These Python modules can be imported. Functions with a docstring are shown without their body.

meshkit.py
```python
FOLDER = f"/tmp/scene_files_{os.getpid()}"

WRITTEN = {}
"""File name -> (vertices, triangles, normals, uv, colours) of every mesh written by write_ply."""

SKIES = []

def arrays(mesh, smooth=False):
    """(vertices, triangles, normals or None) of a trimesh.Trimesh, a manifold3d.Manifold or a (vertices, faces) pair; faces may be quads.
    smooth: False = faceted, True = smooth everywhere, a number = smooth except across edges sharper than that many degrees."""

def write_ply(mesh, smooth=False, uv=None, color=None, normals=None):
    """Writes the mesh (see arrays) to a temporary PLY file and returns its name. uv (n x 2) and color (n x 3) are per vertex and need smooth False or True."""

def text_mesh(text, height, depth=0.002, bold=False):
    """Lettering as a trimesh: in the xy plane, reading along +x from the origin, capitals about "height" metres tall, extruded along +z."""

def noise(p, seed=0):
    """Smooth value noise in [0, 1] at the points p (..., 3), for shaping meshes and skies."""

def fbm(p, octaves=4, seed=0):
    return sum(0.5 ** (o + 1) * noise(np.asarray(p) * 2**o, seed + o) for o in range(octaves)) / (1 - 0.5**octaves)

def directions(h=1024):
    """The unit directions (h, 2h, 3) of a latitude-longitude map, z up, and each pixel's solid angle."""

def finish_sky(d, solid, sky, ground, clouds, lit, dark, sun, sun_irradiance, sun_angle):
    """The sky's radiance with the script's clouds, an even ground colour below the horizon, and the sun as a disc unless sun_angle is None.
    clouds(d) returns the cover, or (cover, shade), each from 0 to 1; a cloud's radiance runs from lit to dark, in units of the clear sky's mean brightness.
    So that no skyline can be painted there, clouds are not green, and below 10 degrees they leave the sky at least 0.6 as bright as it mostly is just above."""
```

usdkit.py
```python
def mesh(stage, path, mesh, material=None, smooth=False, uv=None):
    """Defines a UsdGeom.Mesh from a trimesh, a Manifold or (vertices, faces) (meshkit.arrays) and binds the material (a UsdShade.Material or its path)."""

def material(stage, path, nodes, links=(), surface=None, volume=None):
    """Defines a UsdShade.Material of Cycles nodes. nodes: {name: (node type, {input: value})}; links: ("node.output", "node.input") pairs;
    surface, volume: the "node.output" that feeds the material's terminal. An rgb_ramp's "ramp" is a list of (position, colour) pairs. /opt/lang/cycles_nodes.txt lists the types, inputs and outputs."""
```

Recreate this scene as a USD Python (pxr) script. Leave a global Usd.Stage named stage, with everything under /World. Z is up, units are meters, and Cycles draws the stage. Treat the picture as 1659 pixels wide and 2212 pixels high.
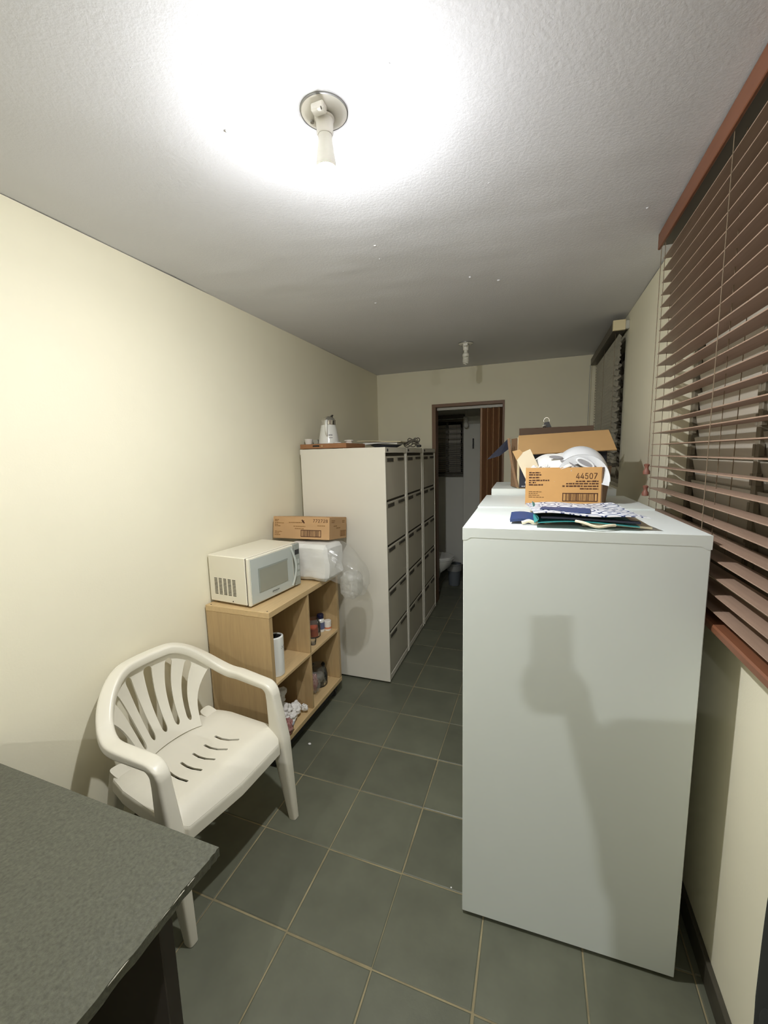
import math
import random
import numpy as np
import trimesh
import manifold3d as m3
import meshkit
import usdkit
from shapely.geometry import Polygon, Point, box as sbox
from pxr import Usd, UsdGeom, UsdLux, UsdShade, Gf, Sdf

# ------------------------------------------------------------------ stage, camera, light, exposure
stage = Usd.Stage.CreateInMemory()
UsdGeom.SetStageUpAxis(stage, UsdGeom.Tokens.z)
UsdGeom.SetStageMetersPerUnit(stage, 1.0)
UsdGeom.Xform.Define(stage, '/World')
UsdGeom.Scope.Define(stage, '/World/Looks')
IW, IH, FPX = 1659.0, 2212.0, 882.7
YAW, PITCH, ROLL, CAMZ = 0.3548, -0.1375, -0.0244, 1.5438
EXPOSURE = 1.65
BULB = 1180.0            # radiance of the burning bulb over the middle of the room
BULB_BEHIND = 1400.0     # the one behind the camera
BULB_COLOR = (0.97, 0.985, 1.0)


def cam_axes():
    cy, sy, cp, sp = math.cos(YAW), math.sin(YAW), math.cos(PITCH), math.sin(PITCH)
    f = np.array([-sy * cp, cy * cp, sp])
    r = np.array([cy, sy, 0.0])
    u = np.cross(r, f)
    cr, sr = math.cos(ROLL), math.sin(ROLL)
    return cr * r + sr * u, -sr * r + cr * u, f


CR, CU, CF = cam_axes()
CO = np.array([0.0, 0.0, CAMZ])
cam = UsdGeom.Camera.Define(stage, '/World/camera')
mtx = Gf.Matrix4d(*CR, 0, *CU, 0, *(-CF), 0, *CO, 1)
cam.AddTransformOp().Set(mtx)
cam.CreateHorizontalApertureAttr(36.0)
cam.CreateVerticalApertureAttr(36.0 * IH / IW)
cam.CreateFocalLengthAttr(FPX * 36.0 / IW)
cam.CreateClippingRangeAttr(Gf.Vec2f(0.01, 60.0))
cam.CreateExposureAttr(EXPOSURE)

rnd = random.Random(7)
nrs = np.random.RandomState(7)
PI = math.pi


# ------------------------------------------------------------------ materials
def lin(r, g, b):
    return tuple((c / 255.0 / 12.92) if c / 255.0 <= 0.04045 else ((c / 255.0 + 0.055) / 1.055) ** 2.4 for c in (r, g, b))


def mat(name, col, rough=0.5, metal=0.0, var=None, bump=None, rand=0.0, spec=0.5, coat=0.0, col2=None, stretch=None, **kw):
    """A principled material; var = (noise scale, amount) mottles the colour (towards col2), bump = (scale, strength, distance), rand = tone change from piece to piece."""
    n = {'p': ('principled_bsdf', {'base_color': col, 'roughness': rough, 'metallic': metal, 'specular_ior_level': spec, 'coat_weight': coat, **kw})}
    L = []
    n['tc'] = ('texture_coordinate', {})
    src = 'tc.object'
    if stretch:
        n['mp'] = ('mapping', {'scale': stretch})
        L.append(('tc.object', 'mp.vector'))
        src = 'mp.vector'
    last = None
    if var:
        n['n'] = ('noise_texture', {'scale': var[0], 'detail': 5.0, 'roughness': 0.6})
        c2 = col2 or tuple(c * (1 - var[1]) for c in col)
        n['r'] = ('rgb_ramp', {'ramp': [(0.3, c2), (0.7, col)]})
        L += [(src, 'n.vector'), ('n.fac', 'r.fac')]
        last = 'r.color'
    if rand:
        n['oi'] = ('object_info', {})
        n['mr'] = ('map_range', {'from_min': 0.0, 'from_max': 1.0, 'to_min': 1 - rand, 'to_max': 1 + rand})
        n['h'] = ('hsv', {'color': col})
        L += [('oi.random', 'mr.value'), ('mr.result', 'h.value')]
        if last:
            L.append((last, 'h.color'))
        last = 'h.color'
    if last:
        L.append((last, 'p.base_color'))
    if bump:
        n['bn'] = ('noise_texture', {'scale': bump[0], 'detail': 4.0, 'roughness': 0.6})
        n['b'] = ('bump', {'strength': bump[1], 'distance': bump[2]})
        L += [(src, 'bn.vector'), ('bn.fac', 'b.height'), ('b.normal', 'p.normal')]
    return usdkit.material(stage, '/World/Looks/' + name, n, L, surface='p.BSDF')


def emit(name, col, strength):
    return usdkit.material(stage, '/World/Looks/' + name, {'e': ('emission', {'color': col, 'strength': strength})}, [], surface='e.emission')


def film(name, col, clear, rough=0.12, gloss=0.35):
    """thin plastic film: mostly see-through, some milky scatter and some shine"""
    n = {'t': ('transparent_bsdf', {'color': (0.97, 0.97, 0.96)}), 'd': ('diffuse_bsdf', {'color': col}), 'tr': ('translucent_bsdf', {'color': col}),
         'g': ('glossy_bsdf', {'color': (0.9, 0.9, 0.9), 'roughness': rough}), 'm0': ('mix_closure', {'fac': 0.4}), 'm1': ('mix_closure', {'fac': 1 - clear}),
         'm2': ('mix_closure', {}), 'f': ('fresnel', {'IOR': 1.0 + gloss * 2}),
         'bn': ('noise_texture', {'scale': 26.0, 'detail': 2.0}), 'tc': ('texture_coordinate', {}), 'b': ('bump', {'strength': 0.4, 'distance': 0.01})}
    L = [('d.BSDF', 'm0.closure1'), ('tr.BSDF', 'm0.closure2'), ('t.BSDF', 'm1.closure1'), ('m0.closure', 'm1.closure2'), ('f.fac', 'm2.fac'),
         ('m1.closure', 'm2.closure1'), ('g.BSDF', 'm2.closure2'), ('tc.object', 'bn.vector'), ('bn.fac', 'b.height'), ('b.normal', 'g.normal')]
    if gloss < 0.1:
        n['m2'] = ('mix_closure', {'fac': gloss})
        L = [x for x in L if x[0] != 'f.fac']
        del n['f']
    return usdkit.material(stage, '/World/Looks/' + name, n, L, surface='m2.closure')


M = {}
M['wall'] = mat('wall_paint', lin(242, 236, 212), 0.6, var=(1.3, 0.05), bump=(140, 0.12, 0.002), spec=0.3)
M['wall_bath'] = mat('bath_wall_paint', lin(236, 234, 224), 0.6, var=(1.5, 0.05), bump=(140, 0.12, 0.002), spec=0.3)
M['ceiling'] = mat('ceiling_paint', lin(226, 226, 230), 0.75, var=(1.1, 0.05), bump=(110, 0.34, 0.003), spec=0.25)
M['tile'] = mat('slate_tile', lin(104, 106, 90), 0.42, var=(7, 0.22), bump=(30, 0.18, 0.003), rand=0.10, spec=0.4)
M['grout'] = mat('tile_grout', lin(160, 148, 114), 0.85, var=(6, 0.5), bump=(200, 0.3, 0.001))
M['skirt'] = mat('slate_skirting', lin(78, 74, 62), 0.5, var=(10, 0.3), bump=(40, 0.2, 0.002))
M['slab'] = mat('slate_slab', lin(92, 93, 80), 0.42, var=(150, 0.5), bump=(80, 0.7, 0.003), spec=0.5)
M['chip'] = mat('chipped_slate_edge', lin(178, 174, 158), 0.7, var=(90, 0.5))
M['desk_panel'] = mat('dark_desk_panel', lin(52, 46, 40), 0.6, var=(8, 0.2))
M['cab'] = mat('cabinet_cream_steel', lin(226, 221, 207), 0.42, var=(1.2, 0.03), bump=(900, 0.04, 0.0005))
M['cab_dark'] = mat('drawer_grey_steel', lin(196, 190, 174), 0.4, var=(1.5, 0.04))
M['cab_white'] = mat('cabinet_white_steel', lin(224, 230, 226), 0.4, var=(1.2, 0.03), bump=(900, 0.04, 0.0005))
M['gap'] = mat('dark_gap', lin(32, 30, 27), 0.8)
M['black'] = mat('black_plastic', lin(28, 27, 27), 0.45)
M['bag_black'] = mat('black_bag_cloth', lin(24, 26, 24), 0.8, bump=(400, 0.3, 0.001))
M['steel'] = mat('chrome', (0.78, 0.78, 0.78), 0.12, 1.0)
M['dull_steel'] = mat('dull_metal', (0.45, 0.45, 0.44), 0.35, 1.0)
M['birch'] = mat('birch_board', lin(192, 163, 118), 0.45, var=(7, 0.14), stretch=(9, 9, 0.9), rand=0.03)
M['birch_top'] = mat('birch_board_top', lin(208, 179, 132), 0.42, var=(7, 0.12), stretch=(9, 0.9, 9))
M['chair'] = mat('chair_plastic', lin(229, 224, 208), 0.36, var=(3.0, 0.06), bump=(220, 0.06, 0.001))
M['mw'] = mat('microwave_cream_enamel', lin(228, 222, 203), 0.35)
M['mw_door'] = mat('microwave_grey_door', lin(186, 191, 184), 0.25)
M['mw_win'] = mat('microwave_window_mesh', lin(152, 152, 137), 0.22)
M['mw_panel'] = mat('microwave_panel', lin(150, 155, 146), 0.3)
M['vent'] = mat('vent_dark', lin(70, 66, 56), 0.8)
M['carton'] = mat('carton_kraft', lin(206, 158, 98), 0.75, var=(5, 0.10), bump=(120, 0.1, 0.001))
M['carton_dull'] = mat('carton_brown', lin(190, 152, 108), 0.75, var=(5, 0.10), bump=(120, 0.1, 0.001))
M['carton_in'] = mat('carton_inside', lin(186, 148, 98), 0.8, var=(6, 0.10))
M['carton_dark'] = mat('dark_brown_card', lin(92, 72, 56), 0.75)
M['carton_shaded'] = mat('shaded_brown_card', lin(138, 108, 80), 0.75, var=(5, 0.1))  # kraft of the side flaps, its colour darkened to paint in their shade
M['ink'] = mat('brown_ink', lin(78, 46, 26), 0.8)
M['ink_pale'] = mat('pale_brown_ink', lin(140, 104, 62), 0.8)
M['navy'] = mat('navy_print', lin(38, 42, 58), 0.5)
M['white_print'] = mat('white_print', lin(190, 192, 196), 0.6)
M['paper'] = mat('white_paper', lin(235, 234, 230), 0.7, var=(6, 0.08))
M['paper_grey'] = mat('grey_paper', lin(150, 148, 150), 0.7)
M['card'] = mat('cream_card', lin(212, 198, 170), 0.75)
M['flexwhite'] = mat('white_plastic_sheet', lin(226, 228, 230), 0.3)
M['cream'] = mat('cream_plastic', lin(222, 208, 170), 0.4)
M['porcelain'] = mat('porcelain', lin(226, 226, 218), 0.15)
M['white_gloss'] = mat('white_gloss_plastic', lin(232, 232, 226), 0.2, coat=0.3)
M['white_cup'] = mat('white_cup', lin(230, 226, 218), 0.45)
M['tray_wood'] = mat('tray_wood', lin(158, 110, 72), 0.5, var=(6, 0.18), stretch=(3, 3, 14))
M['blind_wood'] = mat('blind_slat_wood', lin(160, 134, 116), 0.42, var=(5, 0.14), stretch=(20, 1, 20))
M['valance'] = mat('blind_red_wood', lin(124, 78, 54), 0.45, var=(5, 0.15), stretch=(20, 1, 20))
M['cord'] = mat('blind_cord', lin(128, 112, 92), 0.8)
M['tassel'] = mat('tassel_wood', lin(140, 92, 76), 0.5)
M['alu'] = mat('silver_slat', (0.46, 0.44, 0.41), 0.30, 0.7, var=(12, 0.25))
M['alu_dark'] = mat('grey_rail', lin(92, 86, 76), 0.5)
M['frame'] = mat('window_steel', lin(118, 110, 94), 0.55)
M['folding'] = mat('folding_door_brown', lin(168, 128, 94), 0.45, var=(6, 0.15), stretch=(12, 12, 0.6))
M['door_trim'] = mat('door_trim_brown', lin(128, 98, 76), 0.5)
M['rail'] = mat('white_rail', lin(190, 188, 178), 0.4)
M['dark_blind'] = mat('bath_blind_slat', lin(120, 118, 112), 0.4)
M['bin'] = mat('bin_blue_grey', lin(104, 110, 116), 0.5)
M['tissue'] = mat('tissue', lin(230, 226, 220), 0.8)
M['red_foil'] = mat('dark_red_foil', lin(118, 28, 30), 0.3, var=(45, 0.75), col2=lin(186, 150, 140))
M['orange'] = mat('orange_powder', lin(230, 96, 44), 0.7, var=(60, 0.25))
M['blue'] = mat('dark_blue_cap', lin(26, 28, 58), 0.35)
M['label_blue'] = mat('blue_label', lin(96, 104, 136), 0.5)
M['orange_band'] = mat('orange_band', lin(210, 128, 92), 0.5)
M['rope'] = mat('cream_rope', lin(226, 214, 186), 0.8, bump=(300, 0.4, 0.001))
M['teal'] = mat('teal_card', lin(52, 138, 138), 0.5)
M['cream_bag'] = mat('cream_card_bag', lin(228, 216, 186), 0.6)
M['bag_navy'] = mat('navy_card', lin(46, 66, 112), 0.5)
M['skin'] = mat('skin', lin(196, 148, 120), 0.5)
M['shirt'] = mat('grey_shirt', lin(120, 122, 126), 0.85, bump=(300, 0.3, 0.001))
M['jeans'] = mat('dark_jeans', lin(44, 52, 70), 0.85, bump=(500, 0.3, 0.001))
M['hair'] = mat('dark_hair', lin(38, 30, 26), 0.6, bump=(120, 0.6, 0.003))
M['eye'] = mat('eye_white', lin(225, 222, 215), 0.3)
M['lip'] = mat('lip', lin(168, 108, 96), 0.5)
M['lamp_plate'] = mat('lampholder_plastic', lin(236, 233, 224), 0.4)
M['bulb_off'] = mat('unlit_tube', lin(232, 230, 218), 0.3)
M['bulb_on'] = emit('burning_tube', BULB_COLOR, BULB)
M['bulb_on_behind'] = emit('burning_tube_behind', BULB_COLOR, BULB_BEHIND)
M['glass_thin'] = film('clear_glass_wall', (0.75, 0.78, 0.74), 0.93, 0.05, 0.16)
M['film'] = film('clear_bag_film', (0.95, 0.95, 0.93), 0.86, 0.2, 0.05)
M['film_milky'] = film('milky_bag_film', (0.9, 0.89, 0.86), 0.66, 0.22, 0.06)
# rolled glass of the louvre window: mostly sends the room's light back, with a sheen
M['pane'] = usdkit.material(stage, '/World/Looks/rolled_glass', {
    't': ('transparent_bsdf', {'color': (0.9, 0.9, 0.88)}), 'd': ('diffuse_bsdf', {'color': (0.66, 0.61, 0.52)}), 'g': ('glossy_bsdf', {'color': (0.85, 0.85, 0.82), 'roughness': 0.22}),
    'm1': ('mix_closure', {'fac': 0.82}), 'm2': ('mix_closure', {}), 'f': ('fresnel', {'IOR': 1.6}),
    'bn': ('noise_texture', {'scale': 90.0, 'detail': 3.0}), 'tc': ('texture_coordinate', {}), 'b': ('bump', {'strength': 0.5, 'distance': 0.004})},
    [('t.BSDF', 'm1.closure1'), ('d.BSDF', 'm1.closure2'), ('f.fac', 'm2.fac'), ('m1.closure', 'm2.closure1'), ('g.BSDF', 'm2.closure2'),
     ('tc.object', 'bn.vector'), ('bn.fac', 'b.height'), ('b.normal', 'g.normal')], surface='m2.closure')
# printed paper of the gift bag: blue scallops on white
M['bag_print'] = usdkit.material(stage, '/World/Looks/blue_scallop_print', {
    'tc': ('texture_coordinate', {}), 'mp': ('mapping', {'scale': (1.0, 0.9, 0.0)}),
    'w': ('voronoi_texture', {'scale': 21.0, 'randomness': 0.25}), 's': ('math', {'math_type': 'multiply', 'value2': 17.0}), 'si': ('math', {'math_type': 'sine'}),
    'r': ('rgb_ramp', {'ramp': [(0.0, lin(232, 234, 238)), (0.52, lin(226, 230, 236)), (0.64, lin(120, 134, 172)), (1.0, lin(44, 58, 104))]}),
    'p': ('principled_bsdf', {'roughness': 0.4})},
    [('tc.object', 'mp.vector'), ('mp.vector', 'w.vector'), ('w.distance', 's.value1'), ('s.value', 'si.value1'), ('si.value', 'r.fac'), ('r.color', 'p.base_color')], surface='p.BSDF')


# ------------------------------------------------------------------ mesh helpers
def tm(v, f):
    f = np.asarray(f, int)
    if f.shape[1] == 4:
        f = np.vstack([f[:, [0, 1, 2]], f[:, [0, 2, 3]]])
    return trimesh.Trimesh(np.asarray(v, float), f, process=False)


def man(m):
    k = m.to_mesh()
    return tm(k.vert_properties[:, :3], k.tri_verts)


def cat(*ms):
    ms = [m for x in ms for m in (x if isinstance(x, (list, tuple)) else [x])]
    return trimesh.util.concatenate(ms)


def move(m, x=0, y=0, z=0):
    m = m.copy()
    m.apply_translation((x, y, z))
    return m


def turn(m, axis, deg, at=(0, 0, 0)):
    m = m.copy()
    m.apply_transform(trimesh.transformations.rotation_matrix(math.radians(deg), axis, at))
    return m


def hull(pts):
    return man(m3.Manifold.hull_points(np.asarray(pts, float)))


def box(x0, x1, y0, y1, z0, z1, c=0.0):
    """a box; c chamfers every edge"""
    if c <= 0:
        return hull([(x, y, z) for x in (x0, x1) for y in (y0, y1) for z in (z0, z1)])
    p = []
    for x, sx in ((x0, 1), (x1, -1)):
        for y, sy in ((y0, 1), (y1, -1)):
            for z, sz in ((z0, 1), (z1, -1)):
                p += [(x + sx * c, y + sy * c, z), (x + sx * c, y, z + sz * c), (x, y + sy * c, z + sz * c)]
    return hull(p)


def tube(path, r, n=8, closed=False, flat=1.0):
    """a round (or flattened) rod along a path; r may be one radius per point"""
    p = np.asarray(path, float)
    k = len(p)
    r = np.broadcast_to(np.asarray(r, float), (k,))
    t = np.gradient(p, axis=0)
    if closed:
        t = np.roll(p, -1, 0) - np.roll(p, 1, 0)
    t /= np.linalg.norm(t, axis=1)[:, None] + 1e-12
    a = np.array([0, 0, 1.0]) if abs(t[0][2]) < 0.9 else np.array([1.0, 0, 0])
    v = []
    for i in range(k):
        a = a - t[i] * (a @ t[i])
        a /= np.linalg.norm(a)
        b = np.cross(t[i], a)
        for j in range(n):
            w = 2 * PI * j / n
            v.append(p[i] + r[i] * (math.cos(w) * a * flat + math.sin(w) * b))
    f = []
    for i in range(k if closed else k - 1):
        for j in range(n):
            i2, j2 = (i + 1) % k, (j + 1) % n
            f.append((i * n + j, i * n + j2, i2 * n + j2, i2 * n + j))
    f = np.array(f)
    f = np.vstack([f[:, [0, 1, 2]], f[:, [0, 2, 3]]])
    if not closed:
        v += [p[0], p[-1]]
        c0, c1 = k * n, k * n + 1
        f = np.vstack([f, [(c0, (j + 1) % n, j) for j in range(n)], [(c1, (k - 1) * n + j, (k - 1) * n + (j + 1) % n) for j in range(n)]])
    return tm(v, f)


def lathe(prof, n=32):
    """turns a profile of (radius, z) about z"""
    prof = np.asarray(prof, float)
    k = len(prof)
    v = [(r * math.cos(2 * PI * j / n), r * math.sin(2 * PI * j / n), z) for r, z in prof for j in range(n)]
    f = [(i * n + j, i * n + (j + 1) % n, (i + 1) * n + (j + 1) % n, (i + 1) * n + j) for i in range(k - 1) for j in range(n)]
    return tm(v, f)


def extrude(poly, h, z=0.0):
    ms = [trimesh.creation.extrude_polygon(g, h, engine='earcut') for g in getattr(poly, 'geoms', [poly])]
    m = cat(ms)
    m.apply_translation((0, 0, z))
    return m


def sheet(S, nu, nv, t):
    """a bent sheet of thickness t: S(u, v) gives points for u, v in 0..1"""
    u, v = np.meshgrid(np.linspace(0, 1, nu), np.linspace(0, 1, nv), indexing='ij')
    P = np.stack(S(u, v), -1)
    du, dv = np.gradient(P, axis=0), np.gradient(P, axis=1)
    N = np.cross(du, dv)
    N /= np.linalg.norm(N, axis=-1, keepdims=True) + 1e-12
    A, B = (P + N * t / 2).reshape(-1, 3), (P - N * t / 2).reshape(-1, 3)
    q = np.arange(nu * nv).reshape(nu, nv)
    f = np.stack([q[:-1, :-1], q[1:, :-1], q[1:, 1:], q[:-1, 1:]], -1).reshape(-1, 4)
    k = nu * nv
    F = [f, f[:, ::-1] + k]
    for e in (q[0, :], q[:, -1], q[-1, ::-1], q[::-1, 0]):
        F.append(np.stack([e[:-1], e[1:], e[1:] + k, e[:-1] + k], -1)[:, ::1])
    return tm(np.vstack([A, B]), np.vstack(F))


def crumple(rx, ry, rz, seed, amp=0.35, sub=3, freq=3.0):
    m = trimesh.creation.icosphere(sub)
    v = np.array(m.vertices)
    d = np.abs(meshkit.fbm(v * freq + seed * 7.3, 3, seed) - 0.5) * 2
    m.vertices = v * (1 + amp * (d - 0.5))[:, None] * (rx, ry, rz)
    return m


# ------------------------------------------------------------------ prims
used = {}


def path_for(parent, name):
    k = (parent, name)
    used[k] = used.get(k, -1) + 1
    return f'{parent}/{name}' + (f'_{used[k]:03d}' if used[k] else '')


def data(prim, label=None, cat_=None, group=None, kind=None):
    for k, v in (('label', label), ('category', cat_), ('group', group), ('kind', kind)):
        if v:
            prim.SetCustomDataByKey(k, v)


def part(parent, name, mesh, m, smooth=False, label=None, kind=None):
    p = path_for(parent, name)
    pr = usdkit.mesh(stage, p, mesh, M[m] if isinstance(m, str) else m, smooth=smooth)
    if name in ('small_print', 'pale_print', 'end_print', 'vent_slots', 'chipped_edge'):
        kind = 'stuff'
    data(pr.GetPrim(), label, None, None, kind)
    return p


def thing(name, label, cat_, loc=(0, 0, 0), rotz=0.0, group=None, kind=None, rotx=0.0):
    p = path_for('/World', name)
    x = UsdGeom.Xform.Define(stage, p)
    x.AddTranslateOp().Set(Gf.Vec3d(*loc))
    x.AddRotateZOp().Set(float(rotz))
    if rotx:
        x.AddRotateXOp().Set(float(rotx))
    data(x.GetPrim(), label, cat_, group, kind)
    return p


def dup(src, name, label, cat_, loc, rotz=0.0, group=None):
    p = path_for('/World', name)
    x = UsdGeom.Xform.Define(stage, p)
    x.AddTranslateOp().Set(Gf.Vec3d(*loc))
    x.AddRotateZOp().Set(float(rotz))
    x.GetPrim().GetReferences().AddInternalReference(src)
    x.GetPrim().SetInstanceable(True)
    data(x.GetPrim(), label, cat_, group)
    return p


def one(name, mesh, m, label, cat_, smooth=False, group=None, kind=None):
    """a thing (or a piece of the setting) that is a single mesh"""
    p = path_for('/World', name)
    pr = usdkit.mesh(stage, p, mesh, M[m], smooth=smooth)
    data(pr.GetPrim(), label, cat_, group, kind)
    return p


# ================================================================== THE SETTING
XL, XR, YF, YB, ZC = -1.5446, 0.51, -2.9, 4.058, 2.359
TH = 0.14


def wall_with_holes(u0, u1, holes, z1=ZC):
    """polygon in (u, z) with rectangular holes"""
    p = sbox(u0, 0, u1, z1)
    for h in holes:
        p = p.difference(sbox(*h))
    return p


def wall_x(poly, x, t):        # a wall in the y-z plane, from x to x + t
    m = extrude(poly, t)
    v = np.array(m.vertices)
    m.vertices = np.stack([x + v[:, 2], v[:, 0], v[:, 1]], 1)
    return m


def wall_y(poly, y, t):        # a wall in the x-z plane, from y to y + t
    m = extrude(poly, t)
    v = np.array(m.vertices)
    m.vertices = np.stack([v[:, 0], y + v[:, 2], v[:, 1]], 1)
    m.invert()
    return m


NW = (0.50, 1.14, 1.97, 2.27)            # near window opening: y0, z0, y1, z1
FW = (3.02, 1.30, 3.96, 2.22)            # far window opening
DW = (-0.958, 0.0, -0.285, 2.016)        # doorway: x0, z0, x1, z1
BY1 = 5.30                               # far wall of the washroom
BW = (-1.30, 1.28, -0.86, 1.98)          # washroom window: x0, z0, x1, z1
one('wall_left', wall_x(sbox(YF, 0, BY1 + TH, ZC), XL - TH, TH), 'wall', 'cream painted long wall on the left', None, kind='structure')
one('wall_right', wall_x(wall_with_holes(YF, YB, [NW, FW]), XR, TH), 'wall', 'cream painted wall with the blinds on the right', None, kind='structure')
one('wall_back', wall_y(wall_with_holes(XL, XR, [DW]), YB, 0.10), 'wall', 'cream end wall with the washroom doorway', None, kind='structure')
one('wall_front', wall_y(sbox(XL, 0, XR, ZC), YF - TH, TH), 'wall', 'cream wall behind the camera', None, kind='structure')
one('wall_washroom_back', wall_y(wall_with_holes(XL, 0.1, [BW]), BY1, TH), 'wall_bath', 'grey white far wall of the washroom', None, kind='structure')
one('wall_washroom_right', wall_x(sbox(YB + 0.10, 0, BY1 + TH, ZC), -0.10, 0.1), 'wall_bath', 'grey white right wall of the washroom', None, kind='structure')

# ceiling: uneven plaster, so a fine grid with a few millimetres of waves
gx, gy = np.meshgrid(np.linspace(XL - TH, XR + TH, 90), np.linspace(YF - TH, BY1 + TH, 330), indexing='ij')
pp = np.stack([gx * 2.2, gy * 1.6, gx * 0], -1)
wav = (meshkit.fbm(pp, 3, 3) - 0.5) * 0.012
wav += (meshkit.fbm(np.stack([gx * 3 + gy * 2.5, gy * 11 - gx * 2, gx * 0], -1), 2, 9) - 0.5) * 0.006 * np.exp(-((gy - 1.75) / 0.35) ** 2)
wav = np.minimum(wav, 0.004) - 0.002
lo = np.stack([gx, gy, ZC + 0.003 + wav], -1).reshape(-1, 3)
q = np.arange(gx.size).reshape(gx.shape)
fq = np.stack([q[:-1, :-1], q[:-1, 1:], q[1:, 1:], q[1:, :-1]], -1).reshape(-1, 4)
top = box(XL - TH, XR + TH, YF - TH, BY1 + TH, ZC + 0.015, ZC + 0.12)
dr = []
for k in range(26):
    dx, dy, ds = rnd.uniform(-0.9, 0.4), rnd.uniform(0.3, 2.4), rnd.uniform(0.0012, 0.0042)
    dr.append(trimesh.creation.icosphere(1).apply_transform(np.diag([ds * rnd.uniform(1, 2.2), ds * rnd.uniform(1, 1.8), ds, 1.0])).apply_translation((dx, dy, ZC + 0.001)))
one('ceiling', cat(tm(lo, fq), top, *dr), 'ceiling', 'grey white ceiling of uneven rolled plaster', None, smooth=40, kind='structure')

# floor: grout bed and square slate tiles laid in a slightly uneven grid
fl = thing('floor', 'floor of square green grey slate tiles', None, kind='structure')
part(fl, 'grout_bed', box(XL - TH, XR + TH, YF - TH, BY1 + TH, -0.12, -0.0025), 'grout')
TS, GX, GY = 0.3021, -1.0325, 2.4606
for i in range(-2, 6):
    for j in range(-10, 18):
        x0, y1 = GX + i * TS, GY - j * TS
        x1, y0 = x0 + TS, y1 - TS
        g = 0.0017 + 0.0019 * rnd.random()
        gg = [g * rnd.uniform(0.5, 1.2) for _ in range(4)]
        a, b, c, d = max(x0 + gg[0], XL - 0.05), min(x1 - gg[1], XR + 0.05), max(y0 + gg[2], YF - 0.05), min(y1 - gg[3], BY1 + 0.05)
        if b - a < 0.02 or d - c < 0.02 or (y0 > YB + 0.05 and a > -0.1):
            continue
        jit = lambda: rnd.uniform(-0.0013, 0.0013)
        p4 = [(a + jit(), c + jit()), (b + jit(), c + jit()), (b + jit(), d + jit()), (a + jit(), d + jit())]
        cx, cy = (a + b) / 2, (c + d) / 2
        e = 0.003
        pts = [(x, y, -0.011) for x, y in p4] + [(x, y, -0.0018) for x, y in p4]
        pts += [(x + (e if x < cx else -e), y + (e if y < cy else -e), 0.0) for x, y in p4]
        part(fl, 'tile', hull(pts), 'tile')

one('baseboard_right', box(XR - 0.014, XR, YF, YB, 0, 0.078, 0.002), 'skirt', 'dark slate skirting along the right wall', None, kind='structure')
one('baseboard_left', box(XL, XL + 0.012, YF, YB, 0, 0.078, 0.002), 'skirt', 'dark slate skirting along the left wall', None, kind='structure')
one('baseboard_back', box(DW[2] + 0.02, XR - 0.015, YB - 0.012, YB, 0, 0.078, 0.002), 'skirt', 'dark slate skirting along the end wall', None, kind='structure')
one('baseboard_washroom', box(XL, -0.1, BY1 - 0.012, BY1, 0, 0.09, 0.002), 'skirt', 'dark skirting in the washroom', None, kind='structure')


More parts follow.
